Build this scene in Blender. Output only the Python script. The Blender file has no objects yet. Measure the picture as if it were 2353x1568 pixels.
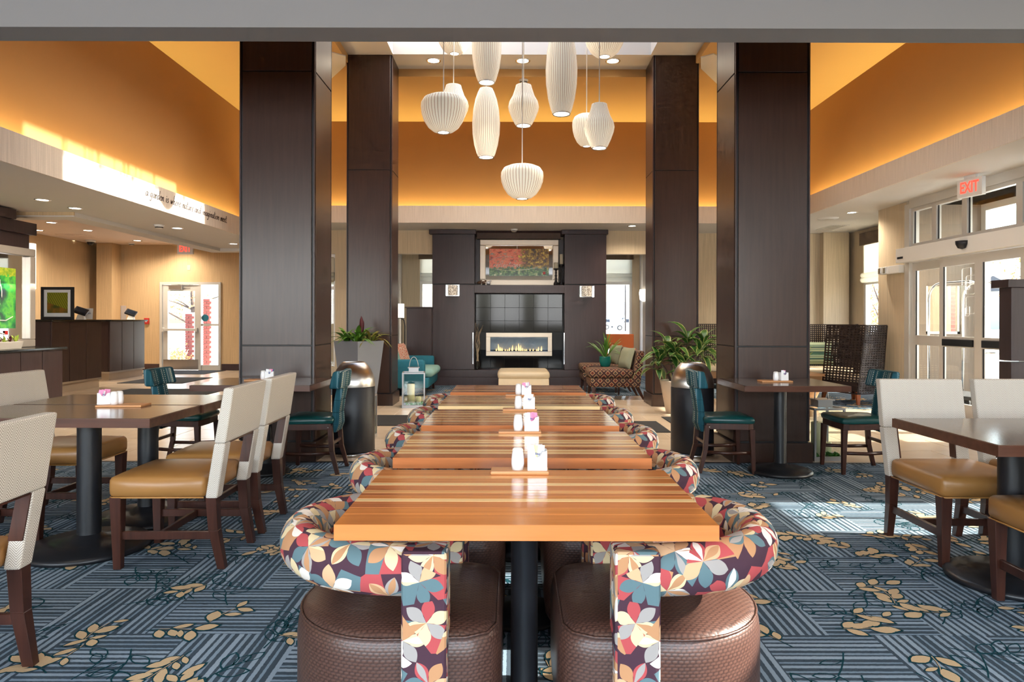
import bpy, bmesh, math, random
from mathutils import Vector, Matrix, Euler
random.seed(7)
S = bpy.context.scene
COL = S.collection
PI = math.pi
# ------------------------------------------------------------------ camera
F, CX, CY, HC = 1568.7, 1180.0, 737.0, 1.27
cam_d = bpy.data.cameras.new('camera'); cam = bpy.data.objects.new('camera', cam_d); COL.objects.link(cam)
cam_d.sensor_width = 36.0; cam_d.sensor_fit = 'HORIZONTAL'; cam_d.lens = 24.0
cam_d.shift_x = (1176.5-CX)/2353; cam_d.shift_y = (CY-784.0)/2353
cam_d.clip_start = 0.05; cam_d.clip_end = 600
cam.matrix_world = Matrix.Translation((0, 0, HC)) @ Matrix.Rotation(PI/2, 4, 'X') @ Matrix.Rotation(0.0022, 4, 'Z')
S.camera = cam
# ------------------------------------------------------------------ world, sun, window light, exposure
w = bpy.data.worlds.new('sky'); S.world = w; w.use_nodes = True
_n = w.node_tree.nodes; _l = w.node_tree.links; _n.clear()
_sky = _n.new('ShaderNodeTexSky'); _sky.sky_type = 'NISHITA'; _sky.sun_disc = False
_sky.sun_elevation = math.radians(28); _sky.sun_rotation = math.radians(90); _sky.air_density = 1.0; _sky.dust_density = 2.5
_bg = _n.new('ShaderNodeBackground'); _bg.inputs['Strength'].default_value = 0.90
_ou = _n.new('ShaderNodeOutputWorld'); _l.new(_sky.outputs[0], _bg.inputs[0]); _l.new(_bg.outputs[0], _ou.inputs[0])
TAN = 0.53
sd = bpy.data.lights.new('sun', 'SUN'); sd.energy = 14.0; sd.angle = math.radians(0.6); sd.color = (1.0, 0.93, 0.82)
sun = bpy.data.objects.new('sun', sd); COL.objects.link(sun); sun.location = (30, 8, 20)
sun.rotation_euler = Vector((-1, 0.015, -TAN)).to_track_quat('-Z', 'Y').to_euler()
def area(name, loc, aim, along, sx, sy, watts, color=(1, 1, 1), portal=False):   # sx runs along the given axis
    d = bpy.data.lights.new(name, 'AREA'); d.shape = 'RECTANGLE'; d.size = sx; d.size_y = sy; d.energy = watts; d.color = color
    if portal: d.cycles.is_portal = True
    o = bpy.data.objects.new(name, d); COL.objects.link(o); o.location = loc
    z = -Vector(aim).normalized(); x = Vector(along).normalized(); y = z.cross(x).normalized()
    o.rotation_euler = Matrix((x, y, z)).transposed().to_euler(); return o
# daylight through the dining room's window wall behind the camera (its glass stands at y = -4)
for _i in range(7): area('daylight_window_bay', (-8.7+_i*2.1, -3.9, 2.0), (0, 1, -0.10), (1, 0, 0), 1.45, 1.8, 57, (0.95, 0.97, 1.0))
# warm strips lying in the light coves behind the fascias
COVE = (1.0, 0.86, 0.36)
area('cove_strip_back', (0.15, 13.05, 3.22), (0, 0.6, 1), (1, 0, 0), 9.4, 0.04, 120, COVE)
area('cove_strip_right', (5.28, 8.4, 3.22), (0.6, 0, 1), (0, 1, 0), 8.2, 0.04, 105, COVE)
area('cove_strip_left', (-4.92, 8.4, 2.88), (-0.6, 0, 1), (0, 1, 0), 8.2, 0.04, 95, COVE)
area('cove_strip_front', (0.15, 3.90, 3.40), (0, -0.6, 1), (1, 0, 0), 9.4, 0.05, 55, COVE)
# portals in the openings that let the sky in
area('portal_skylight', (0.115, 8.4, 7.05), (0, 0, -1), (1, 0, 0), 3.8, 3.4, 1, portal=True)
area('portal_door', (6.05, 8.6, 1.5), (-1, 0, 0), (0, 1, 0), 2.9, 3.0, 1, portal=True)
area('portal_sunroom', (0.3, 16.0, 1.5), (0, -1, 0), (1, 0, 0), 5.0, 2.4, 1, portal=True)
area('portal_exit', (-8.13, 17.25, 1.1), (0, -1, 0), (1, 0, 0), 1.4, 2.1, 1, portal=True)
area('portal_bay', (6.9, 12.65, 1.6), (-1, 0, 0), (0, 1, 0), 1.3, 2.4, 1, portal=True)
S.view_settings.view_transform = 'Standard'; S.view_settings.look = 'None'
S.view_settings.exposure = 0.74; S.view_settings.gamma = 1.0; S.view_settings.use_curve_mapping = False
C = S.cycles
C.use_denoising = True; C.denoiser = 'OPENIMAGEDENOISE'
C.use_adaptive_sampling = True; C.adaptive_threshold = 0.06; C.adaptive_min_samples = 12
C.max_bounces = 7; C.diffuse_bounces = 3; C.glossy_bounces = 3; C.transmission_bounces = 3; C.transparent_max_bounces = 12
C.sample_clamp_indirect = 6.0; C.caustics_reflective = False; C.caustics_refractive = False
# ------------------------------------------------------------------ helpers
def px(x, y, d):                     # photo pixel at a known distance -> world point
    return Vector(((x-CX)*d/F, d, HC-(y-CY)*d/F))
def X(x, d): return (x-CX)*d/F
def Z(y, d): return HC-(y-CY)*d/F
class MB:
    def __init__(s): s.v = []; s.f = []; s.uv = []; s.sm = []
    def face(s, idx, uv=None, sm=False): s.f.append(tuple(idx)); s.uv.append(uv); s.sm.append(sm)
    def quad(s, *p, uv=None):
        b = len(s.v); s.v += [tuple(q) for q in p]; s.face(range(b, b+len(p)), uv); return s
    def hexa(s, p):                  # 8 points: bottom ring (ccw), top ring
        b = len(s.v); s.v += [tuple(q) for q in p]
        for q in ((3, 2, 1, 0), (4, 5, 6, 7), (0, 1, 5, 4), (1, 2, 6, 5), (2, 3, 7, 6), (3, 0, 4, 7)): s.face([b+i for i in q])
        return s
    def box(s, x0, x1, y0, y1, z0, z1):
        x0, x1 = min(x0, x1), max(x0, x1); y0, y1 = min(y0, y1), max(y0, y1); z0, z1 = min(z0, z1), max(z0, z1)
        return s.hexa([(x0, y0, z0), (x1, y0, z0), (x1, y1, z0), (x0, y1, z0), (x0, y0, z1), (x1, y0, z1), (x1, y1, z1), (x0, y1, z1)])
    def taper(s, c0, r0, c1, r1):    # box between two rects: centre (x,y,z), half sizes
        f = lambda c, r: [(c[0]-r[0], c[1]-r[1], c[2]), (c[0]+r[0], c[1]-r[1], c[2]), (c[0]+r[0], c[1]+r[1], c[2]), (c[0]-r[0], c[1]+r[1], c[2])]
        return s.hexa(f(c0, r0)+f(c1, r1))
    def prism(s, poly, a, b, axis='z'):
        m = {'z': lambda u, v, t: (u, v, t), 'y': lambda u, v, t: (u, t, v), 'x': lambda u, v, t: (t, u, v)}[axis]
        n = len(poly); k = len(s.v); s.v += [m(u, v, a) for u, v in poly]+[m(u, v, b) for u, v in poly]
        s.face([k+i for i in range(n)][::-1]); s.face([k+n+i for i in range(n)])
        for i in range(n): j = (i+1) % n; s.face((k+i, k+j, k+n+j, k+n+i))
        return s
    def lathe(s, prof, n=24, c=(0, 0, 0), sm=True, scal=0, capb=False, capt=False):
        k = len(s.v); m = len(prof); L = [0]
        for i in range(1, m): L.append(L[-1]+math.hypot(prof[i][0]-prof[i-1][0], prof[i][1]-prof[i-1][1]))
        R = max(p[0] for p in prof)
        for r, z in prof:
            for j in range(n):
                a = 2*PI*j/n; rr = r*(1-scal*(j % 2)); s.v.append((c[0]+rr*math.cos(a), c[1]+rr*math.sin(a), c[2]+z))
        for i in range(m-1):
            for j in range(n):
                q = (j+1) % n; u0, u1 = R*2*PI*j/n, R*2*PI*(j+1)/n
                s.face((k+i*n+j, k+i*n+q, k+(i+1)*n+q, k+(i+1)*n+j), [(u0, L[i]), (u1, L[i]), (u1, L[i+1]), (u0, L[i+1])], sm)
        if capb: s.face([k+j for j in range(n)][::-1])
        if capt: s.face([k+(m-1)*n+j for j in range(n)])
        return s
    def tube(s, path, r, n=8, caps=True, closed=False, ry=None, sm=True):
        path = [Vector(p) for p in path]; m = len(path); k = len(s.v); L = [0.0]
        rs = r if isinstance(r, (list, tuple)) else [r]*m
        for i in range(1, m): L.append(L[-1]+(path[i]-path[i-1]).length)
        up = Vector((0, 0, 1)); prev = None
        for i in range(m):
            if closed: t = path[(i+1) % m]-path[i-1]
            else: t = path[min(i+1, m-1)]-path[max(i-1, 0)]
            t.normalize()
            if prev is None:
                a = up if abs(t.z) < 0.9 else Vector((1, 0, 0)); u = t.cross(a).normalized()
            else: u = (prev-t*prev.dot(t)).normalized()
            prev = u; v = u.cross(t).normalized(); ra = rs[i]; rb = ra if ry is None else (ry[i] if isinstance(ry, (list, tuple)) else ry)
            for j in range(n):
                a = 2*PI*j/n; s.v.append(tuple(path[i]+u*ra*math.cos(a)+v*rb*math.sin(a)))
        cir = 2*PI*max(rs)
        for i in range(m if closed else m-1):
            i2 = (i+1) % m; l2 = L[i2] if i2 else L[i]+(path[0]-path[i]).length
            for j in range(n):
                q = (j+1) % n; s.face((k+i*n+j, k+i2*n+j, k+i2*n+q, k+i*n+q), [(L[i], cir*j/n), (l2, cir*j/n), (l2, cir*(j+1)/n), (L[i], cir*(j+1)/n)], sm)
        if caps and not closed:
            s.face([k+j for j in range(n)]); s.face([k+(m-1)*n+j for j in range(n)][::-1])
        return s
    def rbox(s, x0, x1, y0, y1, z0, z1, r, n=5, puff=0.0, sm=True):   # rounded box; puff bulges the faces
        c = Vector(((x0+x1)/2, (y0+y1)/2, (z0+z1)/2)); h = Vector(((x1-x0)/2, (y1-y0)/2, (z1-z0)/2))
        r = min(r, h.x, h.y, h.z); inn = h-Vector((r, r, r)); seen = {}
        ts = [-1.0, -0.86, -0.5, 0, 0.5, 0.86, 1.0] if n >= 5 else [-1.0, -0.7, 0, 0.7, 1.0]
        def V(p):
            key = tuple(round(q, 4) for q in p)
            if key in seen: return seen[key]
            cl = []; ex = []
            for a in range(3):
                t = p[a]; lim = inn[a]; at = abs(t)
                if at >= 0.85: cl.append(math.copysign(lim, t)); ex.append(math.copysign(((at-0.8)/0.2), t))
                elif at >= 0.69 and n < 5: cl.append(math.copysign(lim, t)); ex.append(math.copysign(0.4, t))
                else: cl.append(t*lim/0.86); ex.append(0.0)
            e = Vector(ex)
            if e.length > 0: e.normalize()
            q = Vector(cl)+e*r
            if puff:
                f = [math.cos(min(1, abs(q[a]/h[a]))*PI/2) for a in range(3)]
                q += Vector((e.x*puff*f[1]*f[2], e.y*puff*f[0]*f[2], e.z*puff*f[0]*f[1]))
            s.v.append(tuple(c+q)); seen[key] = len(s.v)-1; return seen[key]
        N = len(ts)-1
        for ax in range(3):
            for sg in (-1, 1):
                b, d = (ax+1) % 3, (ax+2) % 3
                for i in range(N):
                    for j in range(N):
                        q = []
                        for (a_, b_) in ((i, j), (i+1, j), (i+1, j+1), (i, j+1)):
                            p = [0, 0, 0]; p[ax] = sg; p[b] = ts[a_]; p[d] = ts[b_]; q.append(V(p))
                        s.face(q if sg > 0 else q[::-1], None, sm)
        return s
    def blob(s, c, r, n=8, seed=0, jit=0.0):
        rd = random.Random(seed); k = len(s.v); m = n//2+1
        for i in range(m):
            t = PI*i/(m-1)
            for j in range(n):
                a = 2*PI*j/n; q = 1+rd.uniform(-jit, jit)
                s.v.append((c[0]+r[0]*q*math.sin(t)*math.cos(a), c[1]+r[1]*q*math.sin(t)*math.sin(a), c[2]+r[2]*q*math.cos(t)))
        for i in range(m-1):
            for j in range(n): w_ = (j+1) % n; s.face((k+i*n+j, k+(i+1)*n+j, k+(i+1)*n+w_, k+i*n+w_), None, True)
        return s
def build(mb, name, bevel=0.0, segs=2):
    me = bpy.data.meshes.new(name); me.from_pydata(mb.v, [], mb.f); uvl = me.uv_layers.new(name='UVMap')
    me.update(); V = me.vertices; data = [0.0]*(2*len(me.loops))
    for p, u, sm in zip(me.polygons, mb.uv, mb.sm):
        p.use_smooth = sm; nx, ny, nz = abs(p.normal.x), abs(p.normal.y), abs(p.normal.z)
        for k, li in enumerate(p.loop_indices):
            if u is not None: a = u[k]
            else:
                co = V[me.loops[li].vertex_index].co
                a = (co.x, co.y) if nz >= nx and nz >= ny else ((co.x, co.z) if ny >= nx else (co.y, co.z))
            data[2*li] = a[0]; data[2*li+1] = a[1]
    uvl.data.foreach_set('uv', data)
    if bevel > 0:
        bm = bmesh.new(); bm.from_mesh(me)
        bmesh.ops.bevel(bm, geom=[e for e in bm.edges if len(e.link_faces) == 2 and e.calc_face_angle(0) > 0.4], offset=bevel, segments=segs, profile=0.6, affect='EDGES', clamp_overlap=True)
        bm.to_mesh(me); bm.free()
    return me
def put(name, data, parent=None, loc=(0, 0, 0), rot=(0, 0, 0), scale=(1, 1, 1)):
    o = bpy.data.objects.new(name, data); COL.objects.link(o); o.parent = parent
    o.location = loc; o.rotation_euler = rot; o.scale = scale; return o
def obj(name, mb, mat, parent=None, bevel=0.0, loc=(0, 0, 0), rot=(0, 0, 0), label=None, segs=2):
    me = build(mb, name, bevel, segs)
    me.materials.append(mat); o = put(name, me, parent, loc, rot)
    if label: o['label'] = label
    return o
def tag(o, label, cat, group=None):
    o['label'] = label; o['category'] = cat
    if group: o['group'] = group
    return o
def thing(name, label, cat, loc=(0, 0, 0), rz=0.0, group=None):
    return tag(put(name, None, None, loc, (0, 0, rz)), label, cat, group)
def struct(name, mb, mat, parent=None, bevel=0.0):
    o = obj(name, mb, mat, parent, bevel)
    if parent is None: o['kind'] = 'structure'
    return o
def kids(o): return [c for c in COL.objects if c.parent is o]
_kid = {}
def copy_tree(root, label, loc, rz, group=None):
    r = root.copy(); COL.objects.link(r); r.location = loc; r.rotation_euler = (0, 0, rz); r['label'] = label
    if group: r['group'] = group
    if root.name not in _kid: _kid[root.name] = [(c, kids(c)) for c in kids(root)]
    for ch, gs in _kid[root.name]:
        c = ch.copy(); COL.objects.link(c); c.parent = r
        for g in gs: d = g.copy(); COL.objects.link(d); d.parent = c
    return r
def text_mesh(s, size, depth=0.002, shear=0.0, space=1.0, align='CENTER', bold=0.0):
    cu = bpy.data.curves.new('lettering', 'FONT'); cu.body = s; cu.size = size; cu.extrude = depth; cu.shear = shear
    cu.space_character = space; cu.align_x = align; cu.align_y = 'CENTER'; cu.offset = bold; cu.resolution_u = 3
    o = bpy.data.objects.new('lettering_tmp', cu); COL.objects.link(o); dg = bpy.context.evaluated_depsgraph_get()
    me = bpy.data.meshes.new_from_object(o.evaluated_get(dg)); bpy.data.objects.remove(o); return me
GLY = {'a': ((.38,.36,.22,.45,.06,.28,.08,.05,.22,.02,.36,.25,.40,.42,.38,.10,.46,.02),), 'g': ((.36,.36,.22,.45,.06,.3,.1,.06,.24,.06,.36,.3,.38,.42,.34,-.1,.2,-.4,.06,-.3),), 'r': ((.06,.42,.10,0,.12,.25,.22,.42,.34,.38),),
 'd': ((.36,.36,.22,.45,.06,.28,.08,.05,.22,.02,.36,.3,.42,.95,.38,.2,.44,.02),), 'e': ((.06,.22,.24,.26,.32,.38,.2,.46,.07,.3,.08,.06,.22,0,.36,.1),), 'n': ((.06,.43,.08,0,.12,.25,.26,.44,.34,.36,.36,.06,.44,.02),), 'i': ((.08,.43,.10,.05,.18,.02), (.1,.62,.125,.65)),
 's': ((.28,.42,.14,.44,.1,.32,.24,.18,.22,.02,.06,.02),), 'w': ((.04,.43,.1,.02,.24,.34,.3,.02,.46,.44),), 'h': ((.12,1.,.08,0,.12,.25,.26,.44,.34,.34,.36,.04,.44,.02),), 't': ((.14,.85,.10,.1,.18,0,.26,.06), (0,.55,.28,.6)), 'u': ((.06,.43,.08,.06,.2,0,.34,.3,.38,.43,.36,.06,.44,.02),),
 'm': ((.04,.43,.06,0,.1,.28,.2,.44,.26,.3,.26,0,.3,.28,.42,.44,.48,.3,.48,.04,.56,.02),), 'o': ((.22,.44,.08,.34,.06,.1,.2,0,.34,.14,.34,.36,.22,.44,.4,.42),), 'f': ((.34,.9,.24,1.,.16,.8,.12,0,.06,-.4), (0,.42,.3,.46)), 'l': ((.12,1.,.08,.1,.16,0,.24,.06),), 'c': ((.32,.36,.2,.45,.06,.28,.08,.04,.22,0,.34,.1),), '.': ((.06,0,.085,.03),)}
ADV = {'i': .27, 'l': .30, 't': .33, 'm': .64, 'w': .54, 's': .38, 'r': .40, ' ': .36, '.': .2, 'f': .34, 'e': .42, 'c': .42}
def script_text(s, size, r, shear=0.22):                        # handwritten lettering as thin strokes in the local x-y plane
    mb = MB(); x0 = 0.0
    for ch in s:
        for st in GLY.get(ch, ()):
            p = [Vector((st[k], st[k+1], 0)) for k in range(0, len(st), 2)]; out = []
            for k in range(len(p)-1):
                a, b, c, d = p[max(k-1, 0)], p[k], p[k+1], p[min(k+2, len(p)-1)]
                for q in range(4):
                    u = q/4; out.append(0.5*((2*b)+(c-a)*u+(2*a-5*b+4*c-d)*u*u+(3*b-a-3*c+d)*u**3))
            out.append(p[-1]); mb.tube([((x0+v.x+shear*v.y)*size, v.y*size, 0) for v in out], r, 5)
        x0 += ADV.get(ch, 0.48)
    return mb, x0*size
# ------------------------------------------------------------------ materials
class NT:
    def __init__(s, name):
        s.m = bpy.data.materials.new(name); s.m.use_nodes = True; s.t = s.m.node_tree
        s.b = s.t.nodes['Principled BSDF']; s.o = s.t.nodes['Material Output']
    def n(s, typ, ins={}, **props):
        q = s.t.nodes.new(typ)
        for k, v in props.items(): setattr(q, k, v)
        for k, v in ins.items(): s.set(q.inputs[k], v)
        return q
    def set(s, sock, v):
        if isinstance(v, bpy.types.NodeSocket): s.t.links.new(v, sock)
        elif isinstance(v, bpy.types.Node): s.t.links.new(v.outputs[0], sock)
        elif isinstance(v, (tuple, list)) and len(v) == 3 and sock.type == 'RGBA': sock.default_value = (*v, 1)
        else: sock.default_value = v
    def ma(s, op, a, b=0.0, c=0.0): return s.n('ShaderNodeMath', {0: a, 1: b, 2: c}, operation=op).outputs[0]
    def vm(s, op, a, b=(0, 0, 0)): return s.n('ShaderNodeVectorMath', {0: a, 1: b}, operation=op).outputs[0]
    def uv(s): return s.n('ShaderNodeUVMap', uv_map='UVMap').outputs[0]
    def oc(s): return s.n('ShaderNodeTexCoord').outputs['Object']
    def map(s, vec, scale=(1, 1, 1), loc=(0, 0, 0), rot=(0, 0, 0)): return s.n('ShaderNodeMapping', {0: vec, 1: loc, 2: rot, 3: scale}).outputs[0]
    def noise(s, vec, scale=5.0, detail=2.0, rough=0.5, out=0): return s.n('ShaderNodeTexNoise', {'Vector': vec, 'Scale': scale, 'Detail': detail, 'Roughness': rough}).outputs[out]
    def mix(s, f, a, b, blend='MIX'):
        q = s.n('ShaderNodeMix', data_type='RGBA', blend_type=blend); s.set(q.inputs[0], f); s.set(q.inputs[6], a); s.set(q.inputs[7], b); return q.outputs[2]
    def ramp(s, f, stops, const=False):
        q = s.n('ShaderNodeValToRGB', {0: f}); r = q.color_ramp; r.interpolation = 'CONSTANT' if const else 'LINEAR'
        while len(r.elements) < len(stops): r.elements.new(0.5)
        for e, (p, c) in zip(r.elements, stops): e.position = p; e.color = (*c, 1)
        return q.outputs[0]
    def sep(s, v): q = s.n('ShaderNodeSeparateXYZ', {0: v}); return q.outputs
    def bump(s, h, strength=0.3, dist=0.002): s.set(s.b.inputs['Normal'], s.n('ShaderNodeBump', {'Height': h, 'Strength': strength, 'Distance': dist})); return s
    def col(s, c): s.set(s.b.inputs['Base Color'], c); return s
    def pr(s, rough=0.5, metal=0.0, spec=0.5, coat=0.0, sheen=0.0):
        s.b.inputs['Roughness'].default_value = rough; s.b.inputs['Metallic'].default_value = metal; s.b.inputs['Specular IOR Level'].default_value = spec
        s.b.inputs['Coat Weight'].default_value = coat; s.b.inputs['Coat Roughness'].default_value = 0.12; s.b.inputs['Sheen Weight'].default_value = sheen; return s
    def emit(s, c, st): s.set(s.b.inputs['Emission Color'], c); s.b.inputs['Emission Strength'].default_value = st; return s
def srgb(r, g, b):
    f = lambda c: (c/255/12.92) if c <= 10.3 else ((c/255+0.055)/1.055)**2.4
    return (f(r), f(g), f(b))
M = {}
def plain(name, c, rough=0.5, metal=0.0, spec=0.5, var=0.06, sc=8.0, coat=0.0):
    t = NT(name); k = t.noise(t.oc(), sc, 3)
    t.col(t.mix(k, tuple(q*(1-var) for q in c), tuple(min(1, q*(1+var)) for q in c))); t.pr(rough, metal, spec, coat); M[name] = t.m; return t
plain('white_paint', srgb(208, 203, 197), 0.75, spec=0.2, var=0.015, sc=3)
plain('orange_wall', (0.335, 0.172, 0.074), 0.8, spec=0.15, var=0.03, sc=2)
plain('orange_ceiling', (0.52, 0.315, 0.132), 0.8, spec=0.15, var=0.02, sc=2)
plain('grey_paint', srgb(146, 144, 143), 0.75, spec=0.2, var=0.015, sc=3)
plain('tray_paint', srgb(222, 203, 190), 0.8, spec=0.2, var=0.015, sc=3)
def wallpaper(name, c):
    t = NT(name); q = t.map(t.oc(), (110, 110, 1.6)); k = t.noise(q, 1.0, 2); k2 = t.noise(t.map(t.oc(), (6, 6, 45)), 8, 2)
    f = t.ma('ADD', t.ma('MULTIPLY', k, 0.75), t.ma('MULTIPLY', k2, 0.25))
    t.col(t.ramp(f, [(0.32, tuple(v*0.82 for v in c)), (0.68, tuple(min(1, v*1.12) for v in c))])); t.pr(0.8, spec=0.2); t.bump(k, 0.25, 0.001); M[name] = t.m
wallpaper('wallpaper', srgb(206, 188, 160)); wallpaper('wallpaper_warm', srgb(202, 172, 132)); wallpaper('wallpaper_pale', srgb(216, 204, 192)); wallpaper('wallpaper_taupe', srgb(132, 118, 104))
def wood(name, c, rough=0.35, grain='z', amp=0.35, coat=0.0, sc=1.0, spec=0.5):
    t = NT(name); s = {'z': (38, 38, 2.2), 'x': (1.6, 30, 30), 'y': (30, 1.6, 30)}[grain]
    q = t.map(t.oc(), tuple(v*sc for v in s)); oi = t.n('ShaderNodeObjectInfo').outputs['Random']
    k = t.noise(t.vm('ADD', q, t.n('ShaderNodeCombineXYZ', {0: t.ma('MULTIPLY', oi, 60.0), 1: t.ma('MULTIPLY', oi, 91.0), 2: oi}).outputs[0]), 1.0, 5, 0.6)
    k = t.ma('ADD', k, t.ma('MULTIPLY', t.ma('SUBTRACT', oi, 0.5), 0.12))
    t.col(t.ramp(k, [(0.25, tuple(v*(1-amp) for v in c)), (0.5, c), (0.78, tuple(min(1, v*(1+amp)) for v in c))])); t.pr(rough, coat=coat, spec=spec); t.bump(k, 0.08, 0.001); M[name] = t.m
wood('dark_wood', (0.050, 0.025, 0.018), 0.30, 'z', 0.22)
wood('dark_wood_flat', (0.046, 0.024, 0.024), 0.34, 'z', 0.18)
wood('chair_wood', (0.055, 0.018, 0.011), 0.30, 'z', 0.4)
wood('table_dark', (0.105, 0.070, 0.050), 0.20, 'x', 0.3, coat=0.3)
wood('table_edge', (0.085, 0.032, 0.018), 0.28, 'x', 0.4)
wood('plank_orange', srgb(204, 128, 68), 0.16, 'x', 0.22, coat=0.5, sc=0.8)
wood('plank_red', srgb(188, 114, 68), 0.16, 'x', 0.28, coat=0.5, sc=0.8)
wood('plank_cream', srgb(240, 205, 150), 0.16, 'x', 0.08, coat=0.5, sc=0.8)
wood('plank_tan', srgb(220, 162, 104), 0.16, 'x', 0.18, coat=0.5, sc=0.8)
wood('plank_brown', srgb(168, 102, 62), 0.16, 'x', 0.25, coat=0.5, sc=0.8)
wood('board_wood', srgb(196, 138, 88), 0.45, 'x', 0.15)
wood('leg_orange', srgb(150, 78, 36), 0.4, 'z', 0.25)
wood('mid_wood', srgb(160, 118, 78), 0.4, 'x', 0.25)
plain('black_gap', (0.008, 0.008, 0.009), 0.5)
plain('black_metal', (0.012, 0.013, 0.016), 0.38, spec=0.5)
plain('matte_black', (0.012, 0.013, 0.018), 0.45)
plain('lantern_metal', (0.42, 0.42, 0.43), 0.35, 0.8, var=0.03)
plain('chrome', (0.72, 0.73, 0.75), 0.12, 1.0, var=0.02)
plain('aluminium', srgb(206, 202, 196), 0.38, 0.25, var=0.02)
plain('silver_frame', srgb(190, 182, 174), 0.32, 0.6, var=0.05, sc=30)
t = plain('brushed_steel', (0.55, 0.52, 0.49), 0.28, 1.0, var=0.1, sc=2)
t.b.inputs['Anisotropic'].default_value = 0.7
plain('champagne_metal', srgb(205, 190, 172), 0.35, 0.5, var=0.03, sc=20)
plain('grey_planter', srgb(112, 118, 130), 0.42, var=0.03)
plain('soil', (0.02, 0.013, 0.009), 0.95)
plain('white_ceramic', srgb(240, 240, 242), 0.12, var=0.005, coat=0.5)
plain('paper_white', srgb(238, 238, 240), 0.7, var=0.01); plain('paper_pink', srgb(236, 150, 190), 0.7); plain('paper_yellow', srgb(240, 232, 170), 0.7); plain('paper_blue', srgb(60, 80, 150), 0.7)
plain('white_plastic', srgb(232, 230, 226), 0.4, var=0.01); plain('red_plastic', srgb(190, 40, 34), 0.4)
plain('candle_wax', srgb(232, 222, 178), 0.5, var=0.03); plain('candle_grey', srgb(196, 188, 168), 0.6, var=0.05, sc=30)
plain('moss', srgb(58, 116, 32), 0.95, var=0.5, sc=60)
plain('teal_glaze', srgb(16, 120, 108), 0.12, var=0.15, coat=0.6)
plain('teal_velvet', srgb(28, 110, 130), 0.75, var=0.12, sc=25); plain('aqua_fabric', srgb(140, 180, 172), 0.85, var=0.05, sc=40)
plain('beige_leather', srgb(196, 180, 150), 0.42, var=0.04, sc=14)
plain('tan_leather', srgb(158, 112, 60), 0.36, var=0.05, sc=9)
plain('tan_piping', srgb(184, 132, 70), 0.4)
plain('green_leather', srgb(14, 66, 66), 0.3, var=0.08, sc=9)
plain('orange_fabric', srgb(222, 116, 62), 0.8, var=0.05, sc=40)
plain('sage_fabric', srgb(140, 142, 118), 0.8, var=0.06, sc=40)
plain('linen_seat', srgb(226, 208, 176), 0.8, var=0.05, sc=30)
plain('wicker', srgb(46, 34, 32), 0.4, var=0.3, sc=90); plain('wicker_grey', srgb(70, 66, 70), 0.4, var=0.3, sc=90)
plain('granite', (0.012, 0.012, 0.012), 0.12, var=0.8, sc=120)
plain('granite_tile', (0.010, 0.009, 0.010), 0.07, spec=0.25, var=0.6, sc=100)
plain('black_mat', (0.018, 0.018, 0.019), 0.95, var=0.5, sc=120)
plain('bark', (0.10, 0.07, 0.055), 0.9, var=0.4, sc=20); plain('twig', srgb(176, 150, 122), 0.8)
plain('pavement', srgb(205, 203, 198), 0.9, var=0.08, sc=0.6)
plain('brick', srgb(150, 78, 70), 0.85, var=0.25, sc=14); plain('mortar', srgb(214, 206, 198), 0.9)
plain('shade_fabric', srgb(200, 190, 168), 0.8, var=0.05, sc=40); plain('valance_fabric', srgb(120, 104, 90), 0.8, var=0.15, sc=40)
plain('car_white', srgb(232, 234, 236), 0.3, var=0.01, coat=0.6); plain('car_glass', (0.02, 0.03, 0.05), 0.1); plain('tyre', (0.02, 0.02, 0.022), 0.8)
plain('house_wall', srgb(206, 200, 192), 0.9, var=0.05); plain('house_roof', srgb(96, 94, 96), 0.9, var=0.1)
plain('base_tile', srgb(178, 160, 140), 0.4, var=0.06, sc=6)
plain('dark_lettering', srgb(58, 44, 40), 0.6); plain('white_lettering', srgb(240, 236, 228), 0.6)
plain('bird_bronze', srgb(96, 66, 44), 0.5, var=0.3, sc=40); plain('iron', (0.018, 0.014, 0.013), 0.45)
def glass(name, tint=(1, 1, 1), refl=1.0, ior=1.45):
    t = NT(name); t.t.nodes.remove(t.b); tr = t.n('ShaderNodeBsdfTransparent', {0: (*tint, 1)}); gl = t.n('ShaderNodeBsdfGlossy', {'Roughness': 0.02})
    ge = t.n('ShaderNodeNewGeometry'); c = t.ma('ABSOLUTE', t.n('ShaderNodeVectorMath', {0: ge.outputs['Incoming'], 1: ge.outputs['Normal']}, operation='DOT_PRODUCT').outputs['Value'])
    f = t.ma('MULTIPLY', t.ma('ADD', 0.04, t.ma('MULTIPLY', t.ma('POWER', t.ma('SUBTRACT', 1.0, c), 5.0), 0.96)), refl); mx = t.n('ShaderNodeMixShader', {0: f, 1: tr, 2: gl}); t.t.links.new(mx.outputs[0], t.o.inputs[0]); M[name] = t.m
glass('pane_glass', (0.97, 0.985, 0.98)); glass('clear_glass', (0.94, 0.97, 0.96)); glass('fire_glass', (0.80, 0.84, 0.86), 1.6)
t = NT('mirror'); t.col((0.86, 0.86, 0.85)); t.pr(0.03, 1.0); M['mirror'] = t.m
def emitter(name, c, st):
    t = NT(name); t.col(c); t.pr(0.5); t.emit(c, st); M[name] = t.m; return t
emitter('lamp_lens', (1.0, 0.93, 0.80), 6.0); emitter('exit_red', (1.0, 0.05, 0.03), 1.6); emitter('sconce_glow', (1.0, 0.93, 0.82), 0.9)
t = emitter('flame', (1.0, 0.55, 0.20), 2.2); emitter('firebox_glow', (0.35, 0.42, 0.5), 0.12)
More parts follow.
